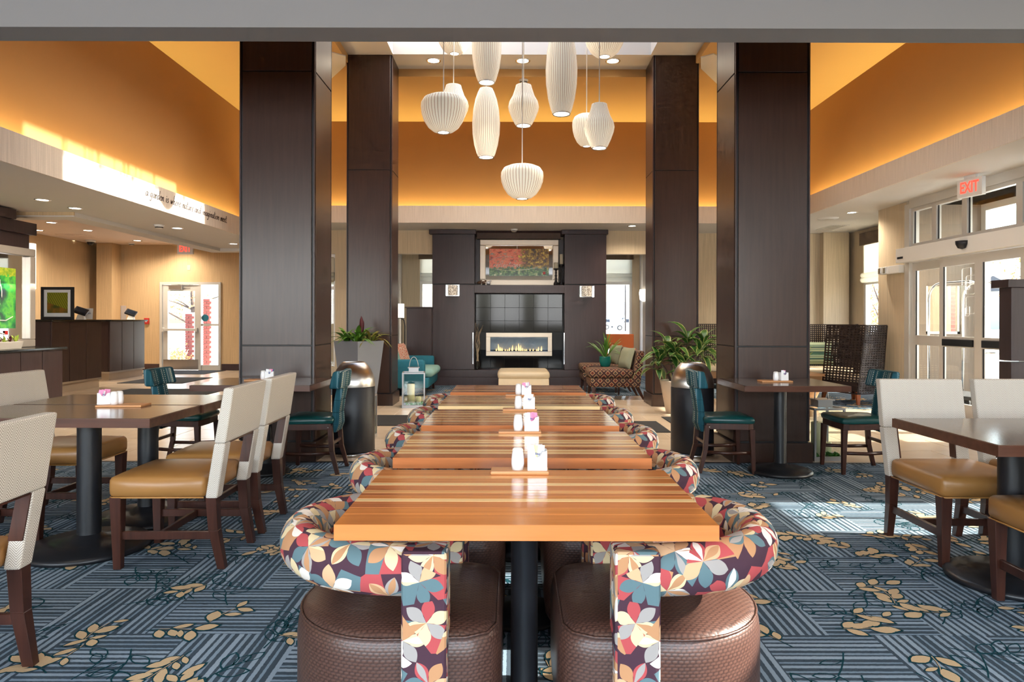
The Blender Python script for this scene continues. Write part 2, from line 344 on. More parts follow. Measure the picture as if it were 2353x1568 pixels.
# ribbed lamp skin, lit from inside
t = NT('lamp_skin'); u = t.sep(t.uv())[0]; fr = t.ma('FRACT', t.ma('MULTIPLY', u, 18.0)); ln = t.ma('LESS_THAN', t.ma('ABSOLUTE', t.ma('SUBTRACT', fr, 0.5)), 0.10)
cc = t.mix(ln, srgb(246, 238, 220), srgb(168, 152, 126)); t.col(cc); t.pr(0.7, spec=0.2); t.set(t.b.inputs['Emission Color'], cc); t.b.inputs['Emission Strength'].default_value = 0.17; M['lamp_skin'] = t.m
# translucent roman shade cloth
t = NT('shade_cloth'); t.t.nodes.remove(t.b); d1 = t.n('ShaderNodeBsdfDiffuse', {0: (0.75, 0.72, 0.64, 1)}); d2 = t.n('ShaderNodeBsdfTranslucent', {0: (0.8, 0.78, 0.70, 1)}); mx = t.n('ShaderNodeMixShader', {0: 0.6, 1: d1.outputs[0], 2: d2.outputs[0]}); t.t.links.new(mx.outputs[0], t.o.inputs[0]); M['shade_cloth'] = t.m
# carpet: basket-weave blocks of stripes
t = NT('carpet'); o = t.sep(t.oc()); ox, oy = o[0], o[1]; bx = t.ma('DIVIDE', ox, 0.46); row = t.ma('FLOOR', t.ma('DIVIDE', oy, 0.46)); bx = t.ma('ADD', bx, t.ma('MULTIPLY', row, 0.37))
par = t.ma('MODULO', t.ma('ABSOLUTE', t.ma('ADD', t.ma('FLOOR', bx), row)), 2.0)
wob = t.ma('MULTIPLY', t.noise(t.oc(), 60, 2), 0.006)
sc = t.ma('ADD', t.ma('ADD', t.ma('MULTIPLY', ox, t.ma('SUBTRACT', 1.0, par)), t.ma('MULTIPLY', oy, par)), wob)
cell = t.n('ShaderNodeCombineXYZ', {0: t.ma('FLOOR', bx), 1: row, 2: t.ma('FLOOR', t.ma('MULTIPLY', sc, 30.0))}); rnd = t.n('ShaderNodeTexWhiteNoise', {'Vector': cell.outputs[0]}, noise_dimensions='3D').outputs[0]
st = t.ma('FRACT', t.ma('MULTIPLY', sc, 30.0)); on = t.ma('LESS_THAN', st, t.ma('ADD', 0.30, t.ma('MULTIPLY', rnd, 0.35)))
pile = t.noise(t.oc(), 420, 2); shade = t.ma('ADD', 0.72, t.ma('MULTIPLY', pile, 0.55))
c = t.mix(on, srgb(66, 80, 92), t.mix(rnd, srgb(116, 138, 156), srgb(146, 164, 180))); c = t.mix(1.0, c, t.n('ShaderNodeCombineColor', {0: shade, 1: shade, 2: shade}).outputs[0], 'MULTIPLY'); t.col(c); t.pr(0.95, spec=0.1); t.bump(pile, 0.5, 0.004); M['carpet'] = t.m
def pile_mat(name, c):
    t = NT(name); k = t.noise(t.oc(), 420, 2); t.col(t.mix(k, tuple(v*0.7 for v in c), tuple(min(1, v*1.25) for v in c))); t.pr(0.95, spec=0.1); t.bump(k, 0.5, 0.004); M[name] = t.m
pile_mat('carpet_leaf', srgb(204, 178, 142)); pile_mat('carpet_line', srgb(22, 66, 76))
# tile floor
t = NT('floor_tile'); oi = t.n('ShaderNodeObjectInfo').outputs['Random']; k = t.noise(t.oc(), 4, 4); c = t.mix(k, srgb(204, 182, 156), srgb(226, 206, 180)); c = t.mix(t.ma('MULTIPLY', oi, 0.35), c, srgb(178, 154, 128)); t.col(c); t.pr(0.22, spec=0.45); M['floor_tile'] = t.m
t = NT('floor_grout'); br = t.n('ShaderNodeTexBrick', {'Vector': t.oc(), 'Color1': (*srgb(200, 178, 150), 1), 'Color2': (*srgb(190, 168, 142), 1), 'Mortar': (*srgb(120, 104, 90), 1), 'Scale': 1.0, 'Mortar Size': 0.006, 'Brick Width': 0.6, 'Row Height': 0.6}); t.col(br.outputs[0]); t.pr(0.3); M['floor_grout'] = t.m
# petal print upholstery
t = NT('petal_print'); uv = t.map(t.uv(), (9.5, 9.5, 9.5)); vo = t.n('ShaderNodeTexVoronoi', {'Vector': uv, 'Scale': 1.0, 'Randomness': 0.75}, voronoi_dimensions='2D')
loc = t.vm('SUBTRACT', uv, vo.outputs['Position']); lx = t.sep(loc); r = vo.outputs['Distance']; cid = vo.outputs['Color']; ph = t.ma('MULTIPLY', t.sep(cid)[0], 6.283)
ang = t.ma('ADD', t.ma('ADD', t.ma('ARCTAN2', lx[1], lx[0]), 9.42), ph); pet = t.ma('MULTIPLY', ang, 6/6.2832); idx = t.ma('FLOOR', pet); ft = t.ma('ABSOLUTE', t.ma('SUBTRACT', t.ma('FRACT', pet), 0.5))
R_ = 0.62; rn = t.ma('MINIMUM', t.ma('DIVIDE', r, R_), 1.0); wid = t.ma('MULTIPLY', t.ma('SINE', t.ma('MULTIPLY', t.ma('POWER', rn, 0.8), PI)), 0.50)
wid = t.ma('MAXIMUM', wid, t.ma('MULTIPLY', t.ma('LESS_THAN', rn, 0.45), 0.47)); inp = t.ma('LESS_THAN', ft, wid)
seedv = t.n('ShaderNodeCombineXYZ', {0: t.ma('MULTIPLY', t.sep(cid)[0], 50.0), 1: t.ma('MULTIPLY', idx, 1.37), 2: t.ma('MULTIPLY', t.sep(cid)[1], 50.0)}); rp = t.n('ShaderNodeTexWhiteNoise', {'Vector': seedv.outputs[0]}, noise_dimensions='3D').outputs[0]
pal = [srgb(72, 48, 60), srgb(176, 78, 80), srgb(184, 136, 98), srgb(216, 196, 156), srgb(94, 118, 124), srgb(226, 216, 206), srgb(160, 154, 150), srgb(208, 168, 130)]
stops = [(i/8.0, pal[k_]) for i, k_ in enumerate((2, 3, 5, 1, 7, 4, 6, 3))]; cp = t.ramp(rp, stops, True)
rb = t.n('ShaderNodeTexWhiteNoise', {'Vector': t.vm('ADD', seedv.outputs[0], (7.7, 3.1, 1.9))}, noise_dimensions='3D').outputs[0]
cb = t.ramp(rb, [(0.0, pal[0]), (0.42, pal[4]), (0.58, pal[1]), (0.70, pal[2]), (0.82, pal[0])], True)
inner = t.ma('MULTIPLY', t.ma('LESS_THAN', ft, t.ma('MULTIPLY', wid, 0.52)), t.ma('LESS_THAN', t.ma('FRACT', t.ma('MULTIPLY', rp, 7.0)), 0.35)); ci = t.ramp(t.ma('FRACT', t.ma('MULTIPLY', rp, 3.7)), [(0, pal[2]), (0.4, pal[5]), (0.7, pal[6])], True)
c = t.mix(inp, cb, t.mix(inner, cp, ci)); t.col(c); t.pr(0.85, spec=0.2); wv = t.noise(t.map(t.uv(), (900, 900, 1)), 1, 1); t.bump(wv, 0.15, 0.0006); M['petal_print'] = t.m
# woven brown vinyl
t = NT('woven_vinyl'); q = t.sep(t.map(t.uv(), (60, 110, 1))); a = t.ma('FRACT', t.ma('ADD', q[0], t.ma('MULTIPLY', t.ma('FLOOR', q[1]), 0.5))); bz = t.ma('FRACT', q[1])
h = t.ma('MULTIPLY', t.ma('SINE', t.ma('MULTIPLY', a, PI)), t.ma('SINE', t.ma('MULTIPLY', bz, PI))); zig = t.ma('FRACT', t.ma('ADD', q[0], t.ma('ABSOLUTE', t.ma('SUBTRACT', t.ma('FRACT', t.ma('MULTIPLY', q[1], 0.5)), 0.5)))); h = t.ma('ADD', h, t.ma('MULTIPLY', zig, 0.4))
t.col(t.mix(h, (0.032, 0.015, 0.012), (0.098, 0.047, 0.034))); t.pr(0.36); t.bump(h, 0.30, 0.0012); M['woven_vinyl'] = t.m
# herringbone tweed
t = NT('herringbone'); q = t.sep(t.uv()); u_, v_ = q[0], q[1]; z = t.ma('ABSOLUTE', t.ma('SUBTRACT', t.ma('FRACT', t.ma('MULTIPLY', u_, 22.0)), 0.5)); s_ = t.ma('FRACT', t.ma('ADD', t.ma('MULTIPLY', v_, 105.0), t.ma('MULTIPLY', z, 5.2))); on = t.ma('GREATER_THAN', s_, 0.55); nz = t.noise(t.map(t.uv(), (400, 400, 1)), 1, 2)
t.col(t.mix(on, t.mix(nz, srgb(206, 198, 186), srgb(232, 226, 216)), t.mix(nz, srgb(142, 132, 122), srgb(176, 166, 154)))); t.pr(0.9, spec=0.15); t.bump(t.ma('ADD', on, nz), 0.25, 0.001); M['herringbone'] = t.m
# teal striped chair fabric
t = NT('teal_stripe'); q = t.sep(t.uv()); k = t.ma('MULTIPLY', q[0], 105.0); idn = t.ma('FLOOR', k); rw = t.n('ShaderNodeTexWhiteNoise', {'W': idn}, noise_dimensions='1D').outputs[0]
c = t.ramp(rw, [(0.0, srgb(28, 74, 86)), (0.30, srgb(104, 130, 140)), (0.48, srgb(40, 88, 98)), (0.66, srgb(126, 142, 142)), (0.80, srgb(26, 60, 72)), (0.94, srgb(176, 172, 128))], True)
dash = t.ma('MULTIPLY', t.ma('GREATER_THAN', rw, 0.86), t.ma('LESS_THAN', t.ma('FRACT', t.ma('MULTIPLY', q[1], 60.0)), 0.5)); t.col(t.mix(dash, c, srgb(200, 210, 196))); t.pr(0.75, spec=0.2); M['teal_stripe'] = t.m
# green striped pillow
t = NT('green_stripe'); q = t.sep(t.oc()); k = t.ma('FLOOR', t.ma('MULTIPLY', q[2], 90.0)); rw = t.n('ShaderNodeTexWhiteNoise', {'W': k}, noise_dimensions='1D').outputs[0]; t.col(t.ramp(rw, [(0, srgb(70, 110, 96)), (0.3, srgb(160, 186, 160)), (0.55, srgb(60, 88, 84)), (0.75, srgb(192, 200, 160))], True)); t.pr(0.8); M['green_stripe'] = t.m
# diamond lattice upholstery
t = NT('diamond_print'); q = t.sep(t.map(t.uv(), (8.2, 8.2, 1))); a = t.ma('ADD', q[0], q[1]); b = t.ma('SUBTRACT', q[0], q[1]); fa = t.ma('ABSOLUTE', t.ma('SUBTRACT', t.ma('FRACT', a), 0.5)); fb = t.ma('ABSOLUTE', t.ma('SUBTRACT', t.ma('FRACT', b), 0.5)); mx = t.ma('MAXIMUM', fa, fb)
chk = t.ma('MODULO', t.ma('ABSOLUTE', t.ma('FLOOR', a)), 2.0); c = t.mix(chk, srgb(96, 40, 30), srgb(70, 58, 48)); c = t.mix(t.ma('GREATER_THAN', mx, 0.33), c, srgb(64, 36, 34)); c = t.mix(t.ma('MULTIPLY', t.ma('GREATER_THAN', mx, 0.25), t.ma('LESS_THAN', mx, 0.33)), c, srgb(186, 150, 110)); t.col(c); t.pr(0.85); M['diamond_print'] = t.m
# floral pink cushion
t = NT('ring_print'); vo = t.n('ShaderNodeTexVoronoi', {'Vector': t.oc(), 'Scale': 11.0, 'Randomness': 0.3}); k = t.ma('FRACT', t.ma('MULTIPLY', vo.outputs['Distance'], 4.5)); t.col(t.mix(t.ma('LESS_THAN', k, 0.5), srgb(206, 184, 166), srgb(196, 112, 90))); t.pr(0.85); M['ring_print'] = t.m
def foliage(name, c1, c2, edge=None):
    t = NT(name); k = t.noise(t.oc(), 9, 2); oi = t.n('ShaderNodeObjectInfo').outputs['Random']; c = t.mix(t.ma('MULTIPLY', t.ma('ADD', k, oi), 0.5), c1, c2)
    if edge:
        q = t.sep(t.uv()); c = t.mix(t.ma('GREATER_THAN', t.ma('ABSOLUTE', q[0]), 0.72), c, edge)
    t.col(c); t.pr(0.45); t.b.inputs['Transmission Weight'].default_value = 0.0; M[name] = t.m
foliage('leaf_green', srgb(38, 84, 24), srgb(94, 140, 40)); foliage('leaf_variegated', srgb(30, 70, 28), srgb(64, 110, 40), srgb(150, 158, 92)); foliage('leaf_red', srgb(74, 20, 28), srgb(104, 34, 38)); foliage('leaf_mixed', srgb(70, 110, 36), srgb(150, 120, 60)); foliage('leaf_autumn', srgb(214, 160, 96), srgb(160, 120, 70)); foliage('leaf_thin', srgb(54, 100, 30), srgb(110, 160, 60)); foliage('leaf_lime', srgb(140, 170, 60), srgb(190, 200, 90))
# pictures (flat prints)
t = NT('garden_print'); o = t.oc(); k = t.noise(o, 5, 5); k2 = t.noise(o, 12, 4, 0.7); q = t.sep(o)
c = t.ramp(k, [(0.30, srgb(24, 30, 70)), (0.42, srgb(12, 80, 50)), (0.52, srgb(40, 150, 60)), (0.62, srgb(90, 190, 60)), (0.72, srgb(30, 110, 70))]); top = t.ma('GREATER_THAN', t.ma('ADD', q[2], t.ma('MULTIPLY', k2, 0.2)), 1.02); c = t.mix(top, c, t.ramp(k2, [(0.35, srgb(90, 150, 40)), (0.65, srgb(190, 190, 50))])); t.col(c); t.pr(0.15); M['garden_print'] = t.m
t = NT('reflection_print'); o = t.oc(); q = t.sep(o); k = t.noise(t.map(o, (8, 8, 20)), 1, 5, 0.7); k2 = t.noise(o, 14, 5, 0.75)
top = t.ramp(k, [(0.34, srgb(60, 48, 38)), (0.43, srgb(216, 90, 64)), (0.52, srgb(250, 140, 106)), (0.62, srgb(140, 110, 80)), (0.70, srgb(200, 206, 214))]); right = t.ramp(k2, [(0.4, srgb(56, 42, 20)), (0.53, srgb(150, 106, 34)), (0.63, srgb(240, 210, 80))]); low = t.ramp(k2, [(0.38, srgb(22, 42, 22)), (0.5, srgb(60, 120, 54)), (0.58, srgb(150, 180, 110)), (0.66, srgb(236, 226, 190))])
c = t.mix(t.ma('GREATER_THAN', t.ma('ADD', q[0], t.ma('MULTIPLY', k2, 0.9)), 1.08), top, right); c = t.mix(t.ma('LESS_THAN', t.ma('ADD', q[2], t.ma('MULTIPLY', k2, 0.5)), 0.42), c, low); t.col(c); t.pr(0.2); M['reflection_print'] = t.m
t = NT('palm_print'); q = t.sep(t.oc()); a = t.ma('FRACT', t.ma('MULTIPLY', t.ma('ADD', t.ma('MULTIPLY', q[0], 1.0), t.ma('MULTIPLY', q[2], 0.55)), 26.0)); c = t.mix(t.ma('LESS_THAN', a, 0.22), srgb(140, 140, 24), srgb(60, 66, 12)); low = t.ma('LESS_THAN', t.ma('ADD', q[2], t.ma('MULTIPLY', q[0], 0.35)), 0.24); c = t.mix(low, c, t.ramp(t.noise(t.oc(), 6, 2), [(0.4, srgb(70, 80, 20)), (0.6, srgb(150, 100, 30))])); t.col(c); t.pr(0.3); M['palm_print'] = t.m
t = NT('crackle_glass'); vo = t.n('ShaderNodeTexVoronoi', {'Vector': t.oc(), 'Scale': 60.0}); c = t.ramp(vo.outputs['Distance'], [(0.2, srgb(226, 214, 196)), (0.6, srgb(120, 108, 96))]); t.col(c); t.pr(0.3); t.set(t.b.inputs['Emission Color'], c); t.b.inputs['Emission Strength'].default_value = 0.55; M['crackle_glass'] = t.m
# ================================================================== THE SETTING
XL, XR, YB = -4.6, 4.9, 12.4          # inner faces of the light coves
WL, WR, WB = -5.02, 5.38, 13.15       # orange walls
# ---- floors
fl = struct('floor', MB().box(-10.6, 7.2, 6.1, 17.3, -0.12, -0.004), M['floor_grout'])
tile = build(MB().box(-0.2965, 0.2965, -0.2965, 0.2965, -0.006, 0.0), 'tile', 0.0015, 1); tile.materials.append(M['floor_tile'])
nt_ = 0
for j in range(10):
    for i in range(30):
        cx, cy = -10.0+0.3*(j % 2)+i*0.6, 6.4+j*0.6
        if cx > 5.55 or abs(cx*F/cy) > 1260: continue
        if cx > 3.3 and cy > 9.95 or cx > -4.0 and cy > 11.7: continue
        if nt_ < 300: put('tile', tile, fl, (cx, cy, 0)); nt_ += 1
for i in range(11):
    cx = -10.0+i*0.6
    for j in range(8):
        cy = 12.4+j*0.6
        if nt_ < 300 and cx*F/cy > -1190 and cx < -4.9: put('tile', tile, fl, (cx, cy, 0)); nt_ += 1
cp_ = struct('floor_carpet', MB().box(-10.6, 5.85, -4.0, 6.1, -0.12, 0.0), M['carpet'])
struct('trim_carpet', MB().box(-10.6, 5.85, 6.085, 6.125, -0.01, 0.004), M['black_metal'])
lc = struct('floor_lounge_carpet', MB().box(-4.0, 3.3, 11.6, 13.6, -0.01, 0.005).box(3.3, 6.8, 9.9, 13.8, -0.01, 0.005).box(-3.6, 3.7, 13.6, 16.0, -0.12, 0.005), M['carpet'])
def sprig_mesh(area_fn, n, seed, z):
    rd = random.Random(seed); leaf, line = MB(), MB(); lz = [0.0]
    def leafpoly(mb, c, a, L, W, zz):
        ca, sa = math.cos(a), math.sin(a); pts = []
        for t, ww in ((0, 0.10), (0.15, 0.55), (0.38, 0.95), (0.60, 1.0), (0.82, 0.62), (1.0, 0.0), (0.82, -0.62), (0.60, -1.0), (0.38, -0.95), (0.15, -0.55)):
            u, v = t*L, ww*W; pts.append((c[0]+u*ca-v*sa, c[1]+u*sa+v*ca, zz))
        mb.quad(*pts); return pts
    def ring(mb, pts, w_, zz):
        m = len(pts); cx = sum(p[0] for p in pts)/m; cy = sum(p[1] for p in pts)/m
        for i in range(m):
            p, q = pts[i], pts[(i+1) % m]
            o = lambda r, s: (cx+(r[0]-cx)*(1+s), cy+(r[1]-cy)*(1+s), zz)
            mb.quad(o(p, 0), o(q, 0), o(q, w_), o(p, w_))
    def stem(mb, pts, w_, zz):
        for p, q in zip(pts, pts[1:]):
            d = Vector((q[0]-p[0], q[1]-p[1])); d.normalize(); nx, ny = -d.y*w_, d.x*w_
            mb.quad((p[0]-nx, p[1]-ny, zz), (q[0]-nx, q[1]-ny, zz), (q[0]+nx, q[1]+ny, zz), (p[0]+nx, p[1]+ny, zz))
    for i in range(n):
        c = area_fn(rd)
        if c is None: continue
        a = rd.uniform(0, 2*PI); full = i % 7 in (0, 2, 4); L = rd.uniform(0.15, 0.25); curve = rd.uniform(-0.8, 0.8); pts = []; p = list(c); k = rd.randint(3, 5)
        for j in range(k+1):
            pts.append((p[0], p[1])); p[0] += math.cos(a)*L/k; p[1] += math.sin(a)*L/k; a += curve/k
        stem(line, pts, 0.0030, z+0.0001+0.0000007*i)
        if full: stem(leaf, pts[1:], 0.0016, z+0.0013+0.0000016*i)
        for j in range(1, k+1):
            for sg in (1, -1):
                if rd.random() < (0.30 if full else 0.5): continue
                la = a-curve*(1-j/k)+sg*rd.uniform(0.45, 1.0); ln = rd.uniform(0.060, 0.10); wd = ln*rd.uniform(0.17, 0.30)
                b = (pts[j][0]+math.cos(la)*0.012, pts[j][1]+math.sin(la)*0.012)
                if full: lz[0] += 8e-7; zz = z+0.0014+lz[0]; pp = leafpoly(leaf, b, la, ln, wd, zz); ring(line, pp, 0.30, zz-0.0002)
                else: pp = leafpoly(MB(), b, la, ln*1.15, wd*1.15, z); ring(line, pp, 0.22, z+0.0002+lz[0]*0.4)
    return leaf, line
SPOTS = [(x_*0.25, 1.75+y_*0.215) for y_ in range(20) for x_ in range(-20, 24)]
SPOTS = [p for p in SPOTS if abs(p[0]) < 0.80*p[1]+0.2]
def dining_spot(rd):
    if not SPOTS: return None
    x, y = SPOTS.pop(rd.randrange(len(SPOTS))); y = min(6.0, y+rd.uniform(-0.08, 0.08)); x += rd.uniform(-0.09, 0.09)
    return (x, y) if y < 5.95 else None
lf, li = sprig_mesh(dining_spot, 700, 3, 0.0005)
o_ = obj('leaf_motif', lf, M['carpet_leaf'], cp_); o_['kind'] = 'stuff'
o_ = obj('vine_motif', li, M['carpet_line'], cp_); o_['kind'] = 'stuff'
def lounge_spot(rd):
    if rd.random() < 0.6: return (rd.uniform(-2.2, 3.2), rd.uniform(11.7, 13.4))
    return (rd.uniform(3.4, 5.8), rd.uniform(10.0, 11.6))
lf, li = sprig_mesh(lounge_spot, 160, 5, 0.0052)
o_ = obj('leaf_motif', lf, M['carpet_leaf'], lc); o_['kind'] = 'stuff'
o_ = obj('vine_motif', li, M['carpet_line'], lc); o_['kind'] = 'stuff'
# ---- ceilings, soffits and coves
struct('ceiling_dining', MB().box(-10.6, 6.0, -4.1, 4.16, 3.36, 3.5), M['grey_paint'])
struct('trim_header_beam', MB().box(-10.6, 6.0, 4.15, 4.36, 3.05, 3.36), M['grey_paint'])
struct('ceiling_header_shelf', MB().box(-10.6, 6.0, 3.6, 4.16, 3.355, 3.36), M['white_paint'])
struct('ceiling_soffit_right', MB().box(XR+0.02, 7.2, 4.36, 14.2, 3.05, 3.12), M['white_paint'])
struct('ceiling_soffit_back', MB().box(-4.9, XR+0.02, YB+0.02, 14.2, 3.05, 3.12), M['white_paint'])
sl = MB().box(-6.0, XL-0.02, 4.36, 13.9, 2.70, 2.78); sl.box(-10.6, -6.0, 4.36, 9.1, 2.70, 2.78)
struct('ceiling_soffit_left', sl, M['white_paint'])
struct('ceiling_tray', MB().box(-10.6, -5.9, 9.0, 17.3, 3.16, 3.24).box(-5.9, -4.7, 13.9, 17.3, 3.16, 3.24), M['tray_paint'])
fr = MB().box(-10.6, -5.85, 9.08, 9.4, 2.642, 2.70); fr.box(-6.15, -5.85, 9.4, 13.9, 2.642, 2.70); fr.box(-5.85, -4.7, 13.6, 13.9, 2.642, 2.70)
struct('trim_tray_frame', fr, M['white_paint'])
struct('trim_tray_band', MB().box(-10.6, -5.84, 9.06, 9.08, 2.655, 2.70), M['wallpaper_warm'])
struct('trim_tray_riser', MB().box(-10.6, -5.95, 9.0, 9.1, 2.72, 3.16).box(-6.0, -5.9, 9.1, 13.9, 2.72, 3.16).box(-6.0, -4.7, 13.8, 13.9, 2.72, 3.16), M['white_paint'])
fa_l = struct('trim_fascia_left', MB().box(XL-0.03, XL, 4.36, 12.75, 2.695, 3.0), M['wallpaper_pale'])
struct('trim_fascia_right', MB().box(XR, XR+0.03, 4.36, YB+0.03, 3.045, 3.353), M['wallpaper_pale'])
struct('trim_fascia_back', MB().box(-4.63, XR, YB, YB+0.03, 3.045, 3.353), M['wallpaper_pale'])
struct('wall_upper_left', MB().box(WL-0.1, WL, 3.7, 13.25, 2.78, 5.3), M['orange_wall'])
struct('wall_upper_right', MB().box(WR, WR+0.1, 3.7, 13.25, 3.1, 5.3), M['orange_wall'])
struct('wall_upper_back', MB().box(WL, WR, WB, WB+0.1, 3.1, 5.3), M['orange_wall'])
struct('wall_upper_front', MB().box(WL, WR, 3.65, 3.75, 3.36, 5.3), M['orange_wall'])
RX0, RX1, RX2, RX3, RY0, RY1, RY2, RY3 = -2.47, -1.80, 2.03, 2.70, 6.10, 6.70, 10.13, 10.72
oc_ = MB().box(WL, RX0, 3.7, 13.2, 5.10, 5.30); oc_.box(RX3, WR, 3.7, 13.2, 5.10, 5.30); oc_.box(RX0, RX3, 3.7, RY0, 5.10, 5.30); oc_.box(RX0, RX3, RY3, 13.2, 5.10, 5.30)
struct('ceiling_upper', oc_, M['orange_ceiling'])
rg = MB().box(RX0, RX1, RY0, RY3, 5.22, 5.34); rg.box(RX2, RX3, RY0, RY3, 5.22, 5.34); rg.box(RX1, RX2, RY0, RY1, 5.22, 5.34); rg.box(RX1, RX2, RY2, RY3, 5.22, 5.34)
struct('ceiling_ring', rg, M['white_paint'])
for pts in (((1609, 130), (1638, 122), (1668, 136), (1700, 200), (1690, 232), (1609, 155)), ((793, 129), (760, 120), (735, 132), (690, 205), (705, 232), (793, 150))):
    poly = [(X(x, F*3.825/(CY-y)), F*3.825/(CY-y)) for x, y in pts]
    struct('trim_ceiling_plate', MB().prism(poly, 5.085, 5.101), M['white_paint'])
# skylight lantern over the pendants
lw = MB().box(RX1-0.1, RX1, RY1-0.1, RY2+0.1, 5.34, 7.1); lw.box(RX1, RX2, RY1-0.1, RY1, 5.34, 7.1); lw.box(RX1, RX2, RY2, RY2+0.1, 5.34, 7.1)
lw.box(RX2, RX2+0.1, RY1-0.1, RY2+0.1, 5.34, 6.12); lw.box(RX2, RX2+0.1, RY1-0.1, 6.86, 6.12, 7.1); lw.box(RX2, RX2+0.1, 10.06, RY2+0.1, 6.12, 7.1)
struct('wall_skylight', lw, M['white_paint'])
wl = struct('window_1', MB().box(RX2, RX2+0.08, 6.86, 10.06, 6.12, 6.15).box(RX2, RX2+0.08, 6.86, 10.06, 7.06, 7.1).box(RX2+0.02, RX2+0.06, 6.86, 10.06, 6.50, 6.53), M['aluminium'])
for i in range(6): obj('mullion', MB().box(RX2, RX2+0.08, 6.86+i*0.64-0.02, 6.86+i*0.64+0.02, 6.15, 7.06), M['aluminium'], wl)
for i in range(5): obj('pane', MB().box(RX2+0.035, RX2+0.045, 6.88+i*0.64, 7.48+i*0.64, 6.15, 7.06), M['pane_glass'], wl)
rf = struct('window_2', MB().box(RX1-0.1, RX2+0.1, RY1-0.1, RY1, 7.1, 7.18).box(RX1-0.1, RX2+0.1, RY2, RY2+0.1, 7.1, 7.18).box(RX1-0.1, RX1, RY1, RY2, 7.1, 7.18).box(1.50, RX2+0.1, RY1, RY2, 7.1, 7.18), M['aluminium'])  # wide right rim, unseen, added to block sun through the roof glass
for i in range(1, 4): obj('rafter', MB().box(RX1, RX2, RY1+i*0.8575-0.03, RY1+i*0.8575+0.03, 7.08, 7.16), M['white_paint'], rf)
for i in range(4): obj('pane', MB().box(RX1, RX2, RY1+i*0.8575, RY1+(i+1)*0.8575, 7.165, 7.172), M['pane_glass'], rf)
# ---- walls
wb = MB().box(-10.6, -9.5, -4.1, -4.0, 0, 3.4); wb.box(5.0, 6.0, -4.1, -4.0, 0, 3.4); wb.box(-9.5, 5.0, -4.1, -4.0, 0, 0.4); wb.box(-9.5, 5.0, -4.1, -4.0, 3.05, 3.4)
struct('wall_camera', wb, M['wallpaper'])
w3 = struct('window_3', MB().box(-9.5, 5.0, -4.08, -4.02, 0.4, 0.46).box(-9.5, 5.0, -4.08, -4.02, 2.99, 3.05), M['aluminium'])
for i in range(10): obj('mullion', MB().box(-9.5+i*1.611-0.03, -9.5+i*1.611+0.03, -4.08, -4.02, 0.46, 2.99), M['aluminium'], w3)
struct('wall_left', MB().box(-10.7, -10.5, -4.1, 17.4, -0.1, 3.3), M['wallpaper_warm'])
WX = 5.85
wr = MB().box(WX, WX+0.15, -4.1, 3.93, -0.1, 3.06); wr.box(WX, WX+0.15, 3.93, 4.77, 2.22, 3.06); wr.box(WX, WX+0.15, 3.93, 4.77, -0.1, 0.05); wr.box(WX, WX+0.15, 4.77, 7.0, -0.1, 3.06)
wr.box(WX, WX+0.15, 10.17, 10.95, -0.1, 3.06)
struct('wall_right', wr, M['wallpaper'])
w4 = struct('window_4', MB().box(WX+0.03, WX+0.09, 3.93, 3.98, 0.05, 2.22).box(WX+0.03, WX+0.09, 4.72, 4.77, 0.05, 2.22).box(WX+0.03, WX+0.09, 3.98, 4.72, 1.0, 1.06).box(WX+0.03, WX+0.09, 4.33, 4.37, 1.06, 2.22), M['aluminium'])
obj('pane', MB().box(WX+0.055, WX+0.062, 3.98, 4.72, 0.05, 2.22), M['pane_glass'], w4)
struct('wall_bay', MB().box(WX+0.15, 6.95, 10.85, 10.95, 0, 3.06).box(6.81, 6.95, 10.95, 12.0, 0, 3.06).box(6.81, 6.95, 13.3, 14.2, 0, 3.06).box(6.81, 6.95, 12.0, 13.3, 2.86, 3.06).box(6.81, 6.95, 12.0, 13.3, 0, 0.35), M['wallpaper'])
struct('wall_back_right', MB().box(3.2, 6.95, 13.85, 14.0, 0, 3.06).box(6.21, 6.72, 13.68, 13.85, 0, 3.06), M['wallpaper'])
w5 = struct('window_5', MB().box(6.83, 6.89, 12.0, 12.06, 0.35, 2.86).box(6.83, 6.89, 13.24, 13.3, 0.35, 2.86).box(6.83, 6.89, 12.06, 13.24, 0.35, 0.42).box(6.83, 6.89, 12.06, 13.24, 1.98, 2.05), M['white_plastic'])
obj('pane', MB().box(6.855, 6.862, 12.06, 13.24, 0.42, 2.82), M['pane_glass'], w5)
obj('roman_shade', MB().box(6.80, 6.815, 12.02, 13.28, 2.18, 2.75).tube([(6.79, 12.02, 2.16), (6.79, 13.28, 2.16)], 0.05, 10).tube([(6.79, 12.02, 2.07), (6.79, 13.28, 2.07)], 0.055, 10), M['shade_cloth'], w5)
obj('valance', MB().box(6.74, 6.80, 11.98, 13.32, 2.74, 2.98), M['valance_fabric'], w5, 0.006)
struct('wall_back_header', MB().box(-2.9, -1.60, 13.5, 13.65, 2.59, 3.06), M['wallpaper']); struct('wall_back_pier', MB().box(1.82, 3.35, 13.5, 13.65, 2.59, 3.06).box(3.1, 3.35, 13.5, 14.0, 0, 2.59), M['wallpaper']); struct('wall_chimney', MB().box(-1.60, 1.82, 13.82, 13.9, 0, 3.06), M['wallpaper'])
bk = MB().box(-4.9, -4.62, 13.5, 13.65, 0, 3.06); bk.box(-3.53, -2.9, 13.5, 13.65, 0, 3.06); bk.box(-4.62, -3.53, 13.5, 13.65, 2.58, 3.06); bk.box(-4.62, -3.53, 13.5, 13.65, 0, 0.35);
struct('wall_back', bk, M['wallpaper'])
w6 = struct('window_6', MB().box(-4.62, -3.53, 13.55, 13.61, 2.52, 2.58).box(-4.62, -4.56, 13.55, 13.61, 0.35, 2.52).box(-3.57, -3.53, 13.55, 13.61, 0.35, 2.52).box(-4.56, -3.57, 13.55, 13.61, 1.88, 1.94), M['white_plastic'])
